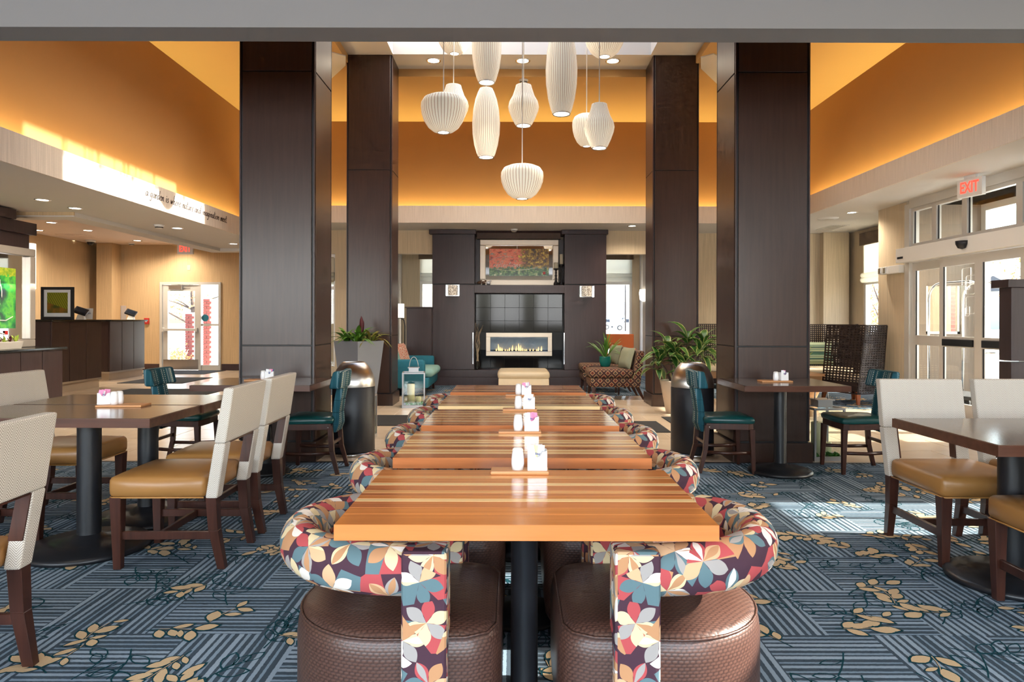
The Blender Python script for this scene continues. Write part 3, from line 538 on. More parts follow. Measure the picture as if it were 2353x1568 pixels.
obj('pane', MB().box(-4.56, -3.57, 13.578, 13.585, 0.35, 2.52), M['pane_glass'], w6)
obj('roman_shade', MB().box(-4.58, -3.55, 13.52, 13.535, 2.2, 2.5).tube([(-4.58, 13.51, 2.17), (-3.55, 13.51, 2.17)], 0.045, 10).tube([(-4.58, 13.51, 2.09), (-3.55, 13.51, 2.09)], 0.05, 10), M['shade_cloth'], w6)
struct('wall_reception_right', MB().box(-4.9, -4.75, 13.5, 17.3, 0, 3.2), M['wallpaper_warm'])
# sunroom behind the fireplace
sr = MB().box(-3.7, -3.55, 13.65, 16.2, 0, 3.06); sr.box(3.7, 3.85, 14.0, 16.2, 0, 3.06); sr.box(-3.7, -2.2, 16.0, 16.15, 0, 3.06); sr.box(2.78, 3.85, 16.0, 16.15, 0, 3.06); sr.box(-0.6, 1.0, 16.0, 16.15, 0, 3.06)
for a, b in ((-2.2, -0.6), (1.0, 2.78)): sr.box(a, b, 16.0, 16.15, 2.86, 3.06); sr.box(a, b, 16.0, 16.15, 0, 0.3)
struct('wall_sunroom', sr, M['wallpaper'])
struct('ceiling_sunroom', MB().box(-3.7, 3.85, 13.65, 16.2, 3.06, 3.15), M['white_paint'])
struct('trim_sunroom_pilaster', MB().box(2.95, 3.22, 15.6, 16.0, 0.005, 3.06).box(-2.75, -2.62, 15.7, 16.0, 0.005, 3.06), M['white_paint'])
for a, b in ((-2.2, -0.6), (1.0, 2.78)):
    ww = struct('window_7', MB().box(a, b, 16.03, 16.09, 2.80, 2.86).box(a, b, 16.03, 16.09, 0.3, 0.37).box(a, a+0.06, 16.03, 16.09, 0.37, 2.8).box(b-0.06, b, 16.03, 16.09, 0.37, 2.8).box(a, b, 16.02, 16.10, 2.12, 2.20).box(a+0.06, b-0.06, 16.05, 16.07, 2.47, 2.49).box((a+b)/2-0.01, (a+b)/2+0.01, 16.05, 16.07, 2.2, 2.8), M['white_plastic'])
    obj('pane', MB().box(a+0.06, b-0.06, 16.055, 16.062, 0.37, 2.8), M['pane_glass'], ww)
    obj('roman_shade', MB().box(a+0.02, b-0.02, 15.975, 15.99, 2.36, 2.72).tube([(a+0.02, 15.96, 2.33), (b-0.02, 15.96, 2.33)], 0.05, 10).tube([(a+0.02, 15.96, 2.24), (b-0.02, 15.96, 2.24)], 0.055, 10), M['shade_cloth'], ww)
    obj('valance', MB().box(a-0.02, b+0.02, 15.92, 15.98, 2.70, 2.84), M['valance_fabric'], ww, 0.006)
# exit wall of the reception
DX0, DX1 = X(368, 17.2), X(508, 17.2); WY = 17.2
we = MB().box(-10.6, DX0, WY, WY+0.15, 0, 3.2); we.box(DX1, -4.75, WY, WY+0.15, 0, 3.2); we.box(DX0, DX1, WY, WY+0.15, 2.22, 3.2)
we.box(X(227, 16.9), X(262, 16.9), 16.8, WY, 0, 3.16)
struct('wall_exit', we, M['wallpaper_warm'])
struct('baseboard_exit', MB().box(-9.6, DX0-0.02, WY-0.02, WY, 0, 0.16).box(DX1+0.02, -4.9, WY-0.02, WY, 0, 0.16), M['dark_wood_flat'], bevel=0.004)
struct('baseboard_right', MB().box(WX-0.02, WX, 10.17, 10.97, 0.005, 0.17).box(WX-0.02, WX, 4.8, 6.98, 0, 0.17), M['matte_black'], bevel=0.004)
struct('baseboard_back', MB().box(3.36, 6.2, 13.83, 13.85, 0.005, 0.16).box(-4.7, -2.92, 13.48, 13.5, 0.0, 0.16), M['dark_wood_flat'], bevel=0.004)
# exit door and its sidelight
dm = X(460, WY); dr = struct('door_1', MB().box(DX0, DX0+0.06, WY-0.03, WY+0.1, 0, 2.22).box(DX1-0.06, DX1, WY-0.03, WY+0.1, 0, 2.22).box(DX0+0.06, DX1-0.06, WY-0.03, WY+0.1, 2.16, 2.22).box(dm-0.03, dm+0.03, WY-0.03, WY+0.1, 0, 2.16), M['aluminium'])
lf_ = obj('door_leaf', MB().box(DX0+0.07, dm-0.04, WY, WY+0.05, 0.01, 0.24).box(DX0+0.07, dm-0.04, WY, WY+0.05, 2.0, 2.15).box(DX0+0.07, DX0+0.19, WY, WY+0.05, 0.24, 2.0).box(dm-0.14, dm-0.04, WY, WY+0.05, 0.24, 2.0), M['aluminium'], dr)
obj('pane', MB().box(DX0+0.19, dm-0.14, WY+0.02, WY+0.028, 0.24, 2.0), M['pane_glass'], lf_)
obj('kick_plate', MB().box(DX0+0.08, dm-0.05, WY-0.006, WY, 0.02, 0.27), M['brushed_steel'], lf_)
obj('push_bar', MB().box(DX0+0.09, dm-0.06, WY-0.07, WY-0.02, 0.99, 1.05).box(DX0+0.07, DX0+0.12, WY-0.08, WY, 0.97, 1.07).box(dm-0.10, dm-0.05, WY-0.08, WY, 0.97, 1.07), M['aluminium'], lf_, 0.006)
obj('door_closer', MB().box(DX0+0.25, DX0+0.58, WY-0.08, WY, 2.03, 2.14).box(DX0+0.3, DX0+0.75, WY-0.06, WY-0.04, 2.15, 2.165), M['brushed_steel'], lf_, 0.006)
obj('pane', MB().box(dm+0.03, DX1-0.06, WY+0.02, WY+0.028, 0.12, 2.16), M['pane_glass'], dr)
obj('sidelight_rail', MB().box(dm+0.03, DX1-0.06, WY, WY+0.05, 1.12, 1.17).box(dm+0.03, DX1-0.06, WY, WY+0.05, 0.0, 0.13), M['aluminium'], dr)
obj('window_sticker', MB().prism([(dm+0.12+0.09*math.cos(a*PI/8), 1.32+0.09*math.sin(a*PI/8)) for a in range(16)], WY+0.012, WY+0.016, 'y'), M['teal_velvet'], dr)
# sliding entrance doors and transoms in the right wall
ed = struct('door_2', MB().box(WX-0.03, WX+0.12, 10.05, 10.17, 0, 3.0).box(WX-0.03, WX+0.12, 7.0, 7.1, 0, 3.0).box(WX-0.03, WX+0.12, 7.1, 10.05, 2.93, 3.05).box(WX-0.02, WX+0.1, 7.1, 10.05, 0, 0.02), M['aluminium'])
hd = obj('header', MB().box(WX-0.16, WX+0.1, 7.05, 10.17, 2.137, 2.345), M['white_plastic'], ed, 0.006)
obj('motion_sensor', MB().lathe([(0.0, -0.075), (0.05, -0.06), (0.075, -0.01), (0.078, 0.03), (0.0, 0.035)], 16), M['matte_black'], hd, loc=(WX-0.18, 8.63, 2.26), rot=(0, PI/2*0.0, 0))
obj('name_plate', MB().box(WX-0.168, WX-0.16, 9.98, 10.12, 2.19, 2.22), M['black_metal'], hd)
tr_ = (10.05, 9.50, 8.86, 7.9, 7.1)
for a, b in zip(tr_, tr_[1:]):
    tn = obj('transom', MB().box(WX+0.0, WX+0.07, a-0.05, a, 2.345, 2.93).box(WX, WX+0.07, b, b+0.05, 2.345, 2.93).box(WX, WX+0.07, b+0.05, a-0.05, 2.345, 2.41).box(WX, WX+0.07, b+0.05, a-0.05, 2.88, 2.93), M['aluminium'], ed)
    obj('pane', MB().box(WX+0.03, WX+0.037, b+0.05, a-0.05, 2.41, 2.88), M['pane_glass'], tn); obj('gasket', MB().box(WX+0.025, WX+0.029, a-0.075, a-0.05, 2.41, 2.88), M['black_metal'], tn)
lv = (10.05, 9.33, 8.55, 7.77, 7.1)
for k, (a, b) in enumerate(zip(lv, lv[1:])):
    x0 = WX+0.02-(0.05 if k in (1, 2) else 0); top = 2.13
    lf_ = obj('door_leaf', MB().box(x0, x0+0.045, a-0.07, a, 0.02, top).box(x0, x0+0.045, b, b+0.07, 0.02, top).box(x0, x0+0.045, b+0.07, a-0.07, top-0.12, top).box(x0, x0+0.045, b+0.07, a-0.07, 0.02, 0.2).box(x0, x0+0.045, b+0.07, a-0.07, 0.93, 1.07), M['aluminium'], ed)
    obj('pane', MB().box(x0+0.02, x0+0.026, b+0.07, a-0.07, 1.07, top-0.12), M['pane_glass'], lf_); obj('pane', MB().box(x0+0.02, x0+0.026, b+0.07, a-0.07, 0.2, 0.93), M['pane_glass'], lf_)
    obj('gasket', MB().box(x0+0.012, x0+0.018, a-0.09, a-0.07, 0.2, top-0.12), M['matte_black'], lf_)
    if k in (1, 2): obj('push_rail', MB().box(x0-0.02, x0, b+0.08, a-0.08, 0.945, 1.035), M['black_metal'], lf_, 0.008)
    if k == 1:
        g = MB()
        for (yc, zc, wy, wz) in ((8.80, 1.85, 0.17, 0.22), (8.72, 1.74, 0.17, 0.24), (8.78, 1.74, 0.09, 0.12), (8.72, 1.48, 0.17, 0.22), (8.78, 1.40, 0.08, 0.12)):
            g.tube([(x0+0.014, yc-wy/2, zc-wz/2+0.02), (x0+0.014, yc-wy/2, zc+wz/2), (x0+0.014, yc+wy/2-0.02, zc+wz/2), (x0+0.014, yc+wy/2, zc+wz/2-0.02), (x0+0.014, yc+wy/2, zc-wz/2), (x0+0.014, yc-wy/2+0.02, zc-wz/2)], 0.004, 5, closed=True)
        obj('square_decal', g, M['white_plastic'], lf_)
# vestibule beyond the doors
v0, v1 = X(2128, 10.4), X(2208, 10.4); vz0, vz1 = Z(766, 10.4), Z(655, 10.4)
vb = MB().box(WX+0.15, v0, 10.40, 10.5, 0, 3.05); vb.box(v1, 7.12, 10.40, 10.5, 0, 3.05); vb.box(v0, v1, 10.40, 10.5, 0, vz0); vb.box(v0, v1, 10.40, 10.5, vz1, 3.05); vb.box(WX+0.15, 7.12, 6.3, 6.4, 0, 3.05)
struct('wall_vestibule', vb, M['wallpaper_taupe'])
struct('floor_vestibule', MB().box(WX, 7.25, 6.3, 10.5, -0.12, -0.003), M['floor_grout'])
struct('ceiling_vestibule', MB().box(WX+0.1, 7.3, 6.3, 10.5, 3.05, 3.15), M['white_paint'])
w8 = struct('reflected_window', MB().box(v0, v0+0.04, 10.42, 10.47, vz0, vz1).box(v1-0.04, v1, 10.42, 10.47, vz0, vz1).box((v0+v1)/2-0.03, (v0+v1)/2+0.03, 10.42, 10.47, vz0, vz1).box(v0, v1, 10.42, 10.47, vz0, vz0+0.04), M['aluminium'])  # added window, stands in for a reflection in the door glass
obj('pane', MB().box(v0+0.04, v1-0.04, 10.44, 10.446, vz0, vz1), M['pane_glass'], w8)
w9 = struct('window_9', MB().box(7.12, 7.2, 6.4, 6.5, 0, 3.05).box(7.12, 7.2, 10.3, 10.4, 0, 3.05).box(7.12, 7.2, 7.7, 7.78, 0, 3.05).box(7.12, 7.2, 9.0, 9.08, 0, 3.05).box(7.12, 7.2, 6.5, 10.3, 2.2, 2.3).box(7.12, 7.2, 6.5, 10.3, 2.95, 3.05).box(7.12, 7.2, 6.5, 10.3, 0, 0.12), M['aluminium'])
obj('pane', MB().box(7.155, 7.162, 6.5, 10.3, 0.12, 2.95), M['pane_glass'], w9)
# lettering on the left fascia
y_at = lambda p: -XL*F/(CX-p)
L0, L1 = y_at(333), y_at(521); lt, lw_ = script_text('a garden is where nature and imagination meet.', 0.125, 0.0042)
lo = obj('lettering', lt, M['dark_lettering'], fa_l, loc=(XL+0.003, L0, 2.825), rot=(PI/2, 0, PI/2)); lo.scale = ((L1-L0)/lw_, 1, 1)
# ---- columns clad in dark panels
def column(x0, x1, y0, label):
    y1 = y0+0.57; t = thing('clad_column', label, 'column', ((x0+x1)/2, (y0+y1)/2, 0), 0, 'dark panelled lobby columns'); hx, hy = (x1-x0)/2, (y1-y0)/2
    obj('core', MB().box(-hx+0.012, hx-0.012, -hy+0.012, hy-0.012, 0, 5.22), M['black_gap'], t)
    for z0, z1 in ((0.19, 1.035), (1.047, 3.50), (3.512, 5.215)):
        for sg in (-1, 1):
            obj('panel', MB().box(-hx+0.03, hx-0.03, sg*hy-(0.012 if sg > 0 else 0), sg*hy+(0.012 if sg < 0 else 0), z0, z1), M['dark_wood'], t, 0.002, segs=1)
            obj('panel', MB().box(sg*hx-(0.012 if sg > 0 else 0), sg*hx+(0.012 if sg < 0 else 0), -hy+0.03, hy-0.03, z0, z1), M['dark_wood'], t, 0.002, segs=1)
    for sx in (-1, 1):
        for sy in (-1, 1): obj('corner_strip', MB().box(sx*(hx-0.014), sx*(hx-0.002), sy*(hy-0.014), sy*(hy-0.002), 0.19, 5.215), M['dark_wood_flat'], t)
    obj('plinth', MB().box(-hx-0.02, hx+0.02, -hy-0.02, hy+0.02, 0, 0.175), M['dark_wood'], t, 0.004)
column(-2.467, -1.787, 6.13, 'dark wood column left of the tables, nearest the camera on that side')
column(1.988, 2.664, 6.13, 'dark wood column behind the bistro table with green chairs, right')
column(-2.487, -1.81, 10.14, 'far dark wood column behind the tall grey planter, left')
column(2.067, 2.75, 10.14, 'far dark wood column behind the leafy potted plant, right')
# ================================================================== COMMUNAL TABLES AND BARREL CHAIRS
TX = 0.035; TH = 0.74
TAB = [(1.768, 0.655), (2.63, 0.635), (3.44, 0.625), (4.22, 0.61), (5.03, 0.57)]
ORD = ['nearest the camera', 'second from the camera', 'third from the camera', 'fourth from the camera', 'farthest away']
PL = {'o': 'plank_orange', 'r': 'plank_red', 'c': 'plank_cream', 't': 'plank_tan', 'b': 'plank_brown'}
STRIPS = ['o3 o2 r2 c1 o1 r1 t1 r2 c1 o2 t1 o3', 'r3 c1 t1 c1 r2 t1 c1 b1 c1 t1 c1 o2 b1 t1 c1 t1 r2', 'r2 t1 b1 c1 t1 r1 c1 b1 t1 c1 r1 t1 c1 t1 r1 c1 b2', 'c3 t1 b1 t1 c1 r1 c1 t1 b1 c1 t1 b1 t1 c1', 'r3 c1 r2 b1 t1 r1 c1 r2 t1 r2']
for k, ((y0, dp), pat) in enumerate(zip(TAB, STRIPS)):
    if k == 0: pat = ' '.join(pat.split())
    t = thing('communal_table', 'striped butcher-block table on black pedestal, '+ORD[k]+' in the row', 'table', (TX, y0+dp/2, 0), 0, 'striped tables in the central row')
    ps = pat.split(); tot = sum(int(p[1]) for p in ps); y = -dp/2
    for p in ps:
        wd = dp*int(p[1])/tot; me = build(MB().box(-0.5, 0.5, y+0.0003, y+wd-0.0003, TH-0.042, TH), 'plank', 0.0012, 1); me.materials.append(M[PL[p[0]]]); put('plank', me, t); y += wd
    obj('pedestal', MB().lathe([(0.05, 0.03), (0.042, 0.05), (0.041, 0.66), (0.06, 0.675)], 20), M['black_metal'], t)
    obj('base', MB().lathe([(0.0, 0.0), (0.175, 0.0), (0.18, 0.012), (0.16, 0.022), (0.09, 0.032), (0.05, 0.05), (0.0, 0.05)], 32), M['black_metal'], t)
    obj('mounting_plate', MB().box(-0.2, 0.2, -0.2, 0.2, 0.672, TH-0.0425), M['black_metal'], t, 0.004)
def barrel(label):
    t = thing('barrel_chair', label, 'chair', (0, 0, 0), 0, 'petal print barrel chairs'); n = 20
    out = [(0.27*math.cos(a)*1.0, 0.30*math.sin(a)) for a in [PI/2+PI*i/n for i in range(n+1)]]
    out = [(-abs(x)*1.08, y) for x, y in out]+[(0.24, -0.285), (0.30, -0.255), (0.325, -0.20), (0.325, 0.20), (0.30, 0.255), (0.24, 0.285)]
    sm = MB(); per = [0.0]
    for i in range(1, len(out)+1): per.append(per[-1]+math.dist(out[i-1], out[i % len(out)]))
    rings = [(0.93, 0.055), (0.985, 0.09), (1.0, 0.16), (1.0, 0.36), (0.985, 0.395), (0.955, 0.420), (0.90, 0.434), (0.66, 0.448), (0.33, 0.455), (0.02, 0.457)]
    m = len(out); lv = [0.0]
    for a, b in zip(rings, rings[1:]): lv.append(lv[-1]+math.hypot((a[0]-b[0])*0.3, a[1]-b[1]))
    for s, z in rings:
        for x, y in out: sm.v.append((x*s, y*s, z))
    for i in range(len(rings)-1):
        for j in range(m):
            q = (j+1) % m; sm.face((i*m+j, i*m+q, (i+1)*m+q, (i+1)*m+j), [(per[j], lv[i]), (per[j+1], lv[i]), (per[j+1], lv[i+1]), (per[j], lv[i+1])] if i < 5 else None, True)
    st = obj('seat', sm, M['woven_vinyl'], t)
    obj('piping', MB().tube([(x*0.962, y*0.962, 0.419) for x, y in out], 0.0045, 6, closed=True), M['woven_vinyl'], st)
    pth = [(0.181, -0.268, 0.595), (0.13, -0.268, 0.598), (0.07, -0.268, 0.60), (0.0, -0.27, 0.603)]
    pth += [(-0.285*math.sin(PI*i/22), -0.27*math.cos(PI*i/22), 0.603+0.012*math.sin(PI*i/22)) for i in range(1, 22)]
    pth += [(0.0, 0.27, 0.603), (0.07, 0.268, 0.60), (0.13, 0.268, 0.598), (0.181, 0.268, 0.595)]
    obj('back_bolster', MB().tube(pth, 0.060, 18, ry=0.070), M['petal_print'], t)
    for sg in (-1, 1):
        pm = MB()
        for z0, z1, h0, h1, w0, w1 in ((0.03, 0.668, 0.060, 0.060, 0.054, 0.056),):
            pm.taper((0.126, sg*0.277, z0), (h0, w0, 0), (0.126, sg*0.277, z1), (h1, w1, 0))
        obj('arm_post', pm, M['petal_print'], t, 0.014, segs=3)
    obj('swivel_base', MB().lathe([(0.0, 0.0), (0.20, 0.0), (0.20, 0.05), (0.0, 0.056)], 28), M['matte_black'], t)
    return t
bc = None
for k, (y0, dp) in enumerate(TAB):
    for sg, sd_ in ((-1, 'left'), (1, 'right')):
        lb = 'petal print barrel chair, '+sd_+' side of the striped table '+ORD[k]
        loc = (TX+sg*(0.405+0.012*sg), y0+dp/2+0.01, 0); rz = 0 if sg < 0 else PI
        if bc is None: bc = barrel(lb); bc.location = loc; bc.rotation_euler.z = rz
        else: copy_tree(bc, lb, loc, rz)
# ================================================================== CONDIMENT SETS
def shaker(loc, label, h=0.074):
    t = thing('salt_shaker', label, 'shaker', loc, 0, 'white ceramic shakers')
    obj('body', MB().lathe([(0.0, 0), (0.0205, 0), (0.0225, 0.02), (0.0225, 0.035), (0.020, 0.058), (0.019, 0.064)], 16), M['white_ceramic'], t)
    obj('cap', MB().lathe([(0.0192, 0.0645), (0.018, 0.071), (0.013, 0.075), (0.0, 0.076)], 16), M['white_plastic'], t)
def caddy(loc, label, tint, rz=0.0):
    t = thing('packet_caddy', label, 'caddy', loc, rz, 'white ceramic packet caddies'); a = 0.034
    f = MB(); cup = [(-a, 0.0), (a, 0.0), (a*0.96, 0.068), (0.016, 0.064), (0.011, 0.052), (0.0, 0.046), (-0.011, 0.052), (-0.016, 0.064), (-a*0.96, 0.068)]
    f.prism(cup, -0.026, -0.022, 'y'); f.prism([(-a, 0), (a, 0), (a*0.96, 0.068), (-a*0.96, 0.068)], 0.022, 0.026, 'y'); f.box(-a, -a+0.004, -0.022, 0.022, 0, 0.068); f.box(a-0.004, a, -0.022, 0.022, 0, 0.068); f.box(-a, a, -0.022, 0.022, 0, 0.005)
    obj('cup', f, M['white_ceramic'], t, 0.0012, segs=1)
    rd = random.Random(int(loc[1]*1000))
    for i in range(6):
        mt = M[rd.choice(tint)]; x = -0.024+i*0.0085
        obj('packet', MB().box(-0.012, 0.012, -0.0012, 0.0012, -0.032, 0.034), mt, t, loc=(x*0.75, -0.016+0.0055*i, 0.047+rd.uniform(-0.002, 0.006)), rot=(rd.uniform(-0.1, 0.1), rd.uniform(-0.25, 0.25), 0))
    g = MB()
    for i in range(3): g.box(-0.006+i*0.005, -0.003+i*0.005, -0.0185, -0.0182, 0.054, 0.062-0.002*i)
    obj('packet_print', g, M['paper_blue'], t)
def board(loc, label, w_=0.24, dpt=0.11, rz=0.0):
    t = obj('serving_board', MB().box(-w_/2, w_/2, -dpt/2, dpt/2, 0, 0.012), M['board_wood'], None, 0.004, loc=loc, rot=(0, 0, rz)); tag(t, label, 'board', 'wooden condiment boards')
T5 = ['paper_white', 'paper_white', 'paper_pink', 'paper_yellow', 'paper_white']
for k in range(4):
    y0, dp = TAB[k]; yb = y0+dp-0.045
    board((X(1195, yb), yb, TH), 'wooden condiment board on the striped table '+ORD[k], 0.20, 0.075)
    shaker((X(1193, yb)-0.004, yb, TH+0.012), 'white shaker on the striped table '+ORD[k])
    caddy((X((1235, 1222, 1216, 1210)[k], yb), yb, TH+0.012), 'white packet caddy on the striped table '+ORD[k], [T5, ['paper_pink', 'paper_white', 'paper_pink'], ['paper_white', 'paper_blue', 'paper_white', 'paper_white'], ['paper_white', 'paper_white', 'paper_pink']][k])
# ================================================================== DARK PEDESTAL TABLES
def ped_table(loc, w_, dp, label, rz=0.0, h=0.76, r=0.06, br=0.315, group='dark pedestal dining tables', off=0.0, py=0.0):
    t = thing('pedestal_table', label, 'table', loc, rz, group)
    obj('tabletop', MB().box(-w_/2+off+0.006, w_/2+off-0.006, -dp/2+0.006, dp/2-0.006, h-0.04, h), M['table_dark'], t, 0.002)
    e = MB().box(-w_/2+off, w_/2+off, -dp/2, -dp/2+0.006, h-0.048, h-0.002); e.box(-w_/2+off, w_/2+off, dp/2-0.006, dp/2, h-0.048, h-0.002); e.box(-w_/2+off, -w_/2+off+0.006, -dp/2+0.006, dp/2-0.006, h-0.048, h-0.002); e.box(w_/2+off-0.006, w_/2+off, -dp/2+0.006, dp/2-0.006, h-0.048, h-0.002)
    obj('edge_band', e, M['table_edge'], t)
    obj('pedestal', MB().lathe([(r+0.012, 0.05), (r+0.002, 0.07), (r, 0.09), (r, h-0.055)], 24), M['black_metal'], t, loc=(0, py, 0))
    obj('base', MB().lathe([(0.0, 0.0), (br, 0.0), (br+0.004, 0.018), (br-0.012, 0.032), (br*0.5, 0.052), (r+0.03, 0.064), (r, 0.085), (0.0, 0.085)], 40), M['black_metal'], t, loc=(0, py, 0))
    obj('mounting_plate', MB().box(-0.2, 0.2, -0.2, 0.2, h-0.056, h-0.041), M['black_metal'], t, 0.004)
    return t
ped_table((-2.36, 3.80, 0), 1.16, 0.56, 'dark pedestal dining table at left with pink packets on its board', -0.01, off=-0.09)
ped_table((-2.34, 4.375, 0), 1.16, 0.56, 'dark pedestal dining table at left, pushed behind the one with pink packets', -0.01, off=-0.09)
ped_table((2.44, 3.21, 0), 0.88, 0.79, 'dark pedestal dining table between tan chairs at right', 0.0, br=0.285, py=0.13)
ped_table((3.34, 3.21, 0), 0.88, 0.79, 'dark dining table cut by the right picture edge', 0.0, br=0.285, py=0.13)
ped_table((2.24, 5.73, 0), 0.84, 0.72, 'small dark bistro table between two green chairs, right column', 0.0, r=0.05, br=0.255, group='bistro tables by the columns')
ped_table((-2.06, 5.68, 0), 0.94, 0.70, 'small dark bistro table between two green chairs, left column', 0.0, r=0.05, br=0.19, group='bistro tables by the columns')
board((-2.30, 4.03, 0.76), 'wooden condiment board on the left dining table', 0.26, 0.13, 0.05)
shaker((X(263, 4.02), 4.02, 0.772), 'white shaker beside pink packets on the left dining table, inner one'); shaker((X(275, 4.05), 4.05, 0.772), 'white shaker on the left dining table, right one of the pair')
caddy((X(240, 4.03), 4.03, 0.772), 'white caddy with pink packets on the left dining table', ['paper_pink', 'paper_pink', 'paper_white'], 0.4)
for sx, nm, p0, p1, pb in ((1, 'right', 1783, 1800, 1781), (-1, 'left', 605, 620, 602)):
    board((X(pb, 5.75), 5.75, 0.76), 'wooden condiment board on the '+nm+' bistro table', 0.26, 0.12)
    shaker((X(p0, 5.72), 5.72, 0.772), 'white shaker on the '+nm+' bistro table'); caddy((X(p1, 5.74), 5.74, 0.772), 'white packet caddy on the '+nm+' bistro table', ['paper_white', 'paper_white', 'paper_pink', 'paper_blue'], 0.2)
# ================================================================== TAN AND TWEED DINING CHAIRS
def tweed(label):
    t = thing('dining_chair', label, 'chair', (0, 0, 0), 0, 'tweed back dining chairs'); hw = 0.238
    st = obj('seat', MB().rbox(-0.225, 0.265, -hw, hw, 0.365, 0.475, 0.03, 5, 0.014), M['tan_leather'], t)
    obj('piping', MB().tube([(-0.215, -hw+0.006, 0.368), (0.245, -hw+0.006, 0.368), (0.26, -hw+0.02, 0.368), (0.26, hw-0.02, 0.368), (0.245, hw-0.006, 0.368), (-0.215, hw-0.006, 0.368)], 0.004, 6), M['tan_piping'], st)
    ln = lambda z: -0.225-(z-0.37)*0.17                         # lean of the back
    bm = MB()
    def slab(y0, y1, z0, z1, th0=0.058, th1=0.052, ya=None, yb=None):
        ya = y0 if ya is None else ya; yb = y1 if yb is None else yb
        bm.hexa([(ln(z0)-th0, y0, z0), (ln(z0), y0, z0), (ln(z0), y1, z0), (ln(z0)-th0, y1, z0), (ln(z1)-th1, ya, z1), (ln(z1), ya, z1), (ln(z1), yb, z1), (ln(z1)-th1, yb, z1)])
    slab(-hw-0.008, hw+0.008, 0.645, 0.925); slab(-hw, -hw+0.075, 0.362, 0.645, 0.06, 0.058, -hw-0.008, -hw+0.070); slab(hw-0.075, hw, 0.362, 0.645, 0.06, 0.058, hw-0.070, hw+0.008)
    obj('backrest', bm, M['herringbone'], t, 0.012, segs=3)
    w_ = MB()
    for sg in (-1, 1): w_.hexa([(ln(0.47)-0.055, sg*(hw-0.080), 0.47), (ln(0.47)-0.004, sg*(hw-0.080), 0.47), (ln(0.47)-0.004, sg*(hw-0.073), 0.47), (ln(0.47)-0.055, sg*(hw-0.073), 0.47), (ln(0.642)-0.053, sg*(hw-0.075), 0.642), (ln(0.642)-0.004, sg*(hw-0.075), 0.642), (ln(0.642)-0.004, sg*(hw-0.068), 0.642), (ln(0.642)-0.053, sg*(hw-0.068), 0.642)])
    w_.box(ln(0.64)-0.050, ln(0.64)-0.006, -hw+0.07, hw-0.07, 0.636, 0.6435)
    obj('cutout_lining', w_, M['chair_wood'], t)
    for sg in (-1, 1):
        obj('leg', MB().taper((0.225, sg*0.205, 0), (0.019, 0.019, 0), (0.228, sg*0.208, 0.37), (0.029, 0.029, 0)), M['chair_wood'], t, 0.003, segs=1)
        b = MB().taper((-0.30, sg*0.203, 0), (0.020, 0.019, 0), (-0.262, sg*0.207, 0.20), (0.025, 0.024, 0)); b.taper((-0.262, sg*0.207, 0.20), (0.025, 0.024, 0), (-0.252, sg*0.208, 0.37), (0.027, 0.028, 0))
        obj('leg', b, M['chair_wood'], t, 0.002, segs=1)
        obj('stretcher', MB().box(-0.255, 0.22, sg*0.206-0.010, sg*0.206+0.010, 0.150, 0.192), M['chair_wood'], t, 0.003, segs=1)
    obj('stretcher', MB().box(0.0, 0.022, -0.197, 0.197, 0.152, 0.19), M['chair_wood'], t, 0.003, segs=1)
    return t
dc = tweed('tan seated dining chair, nearest on the right side of the left dining tables'); dc.location = (-1.79, 3.69, 0); dc.rotation_euler.z = PI+0.02
for lb, x, y, rz in (('tan seated dining chair behind its twin, beside the left bistro table', -1.80, 4.27, PI+0.02), ('tweed back dining chair cut by the left picture edge, foreground', -2.06, 2.29, PI+0.05), ('tan seated dining chair whose tweed back shows below the reception counter', -2.91, 4.46, 0.0), ('tan seat of a dining chair between table pole and foreground chair', -2.93, 3.68, 0.0),
                     ('tweed back dining chair facing the camera behind the right dining table', 2.43, 3.75, -PI/2), ('tweed back dining chair partly cut by right edge, facing the camera', 3.00, 3.76, -PI/2), ('tan seated dining chair tucked in at the lower right corner', 2.42, 2.89, PI/2)):
    copy_tree(dc, lb, (x, y, 0), rz)
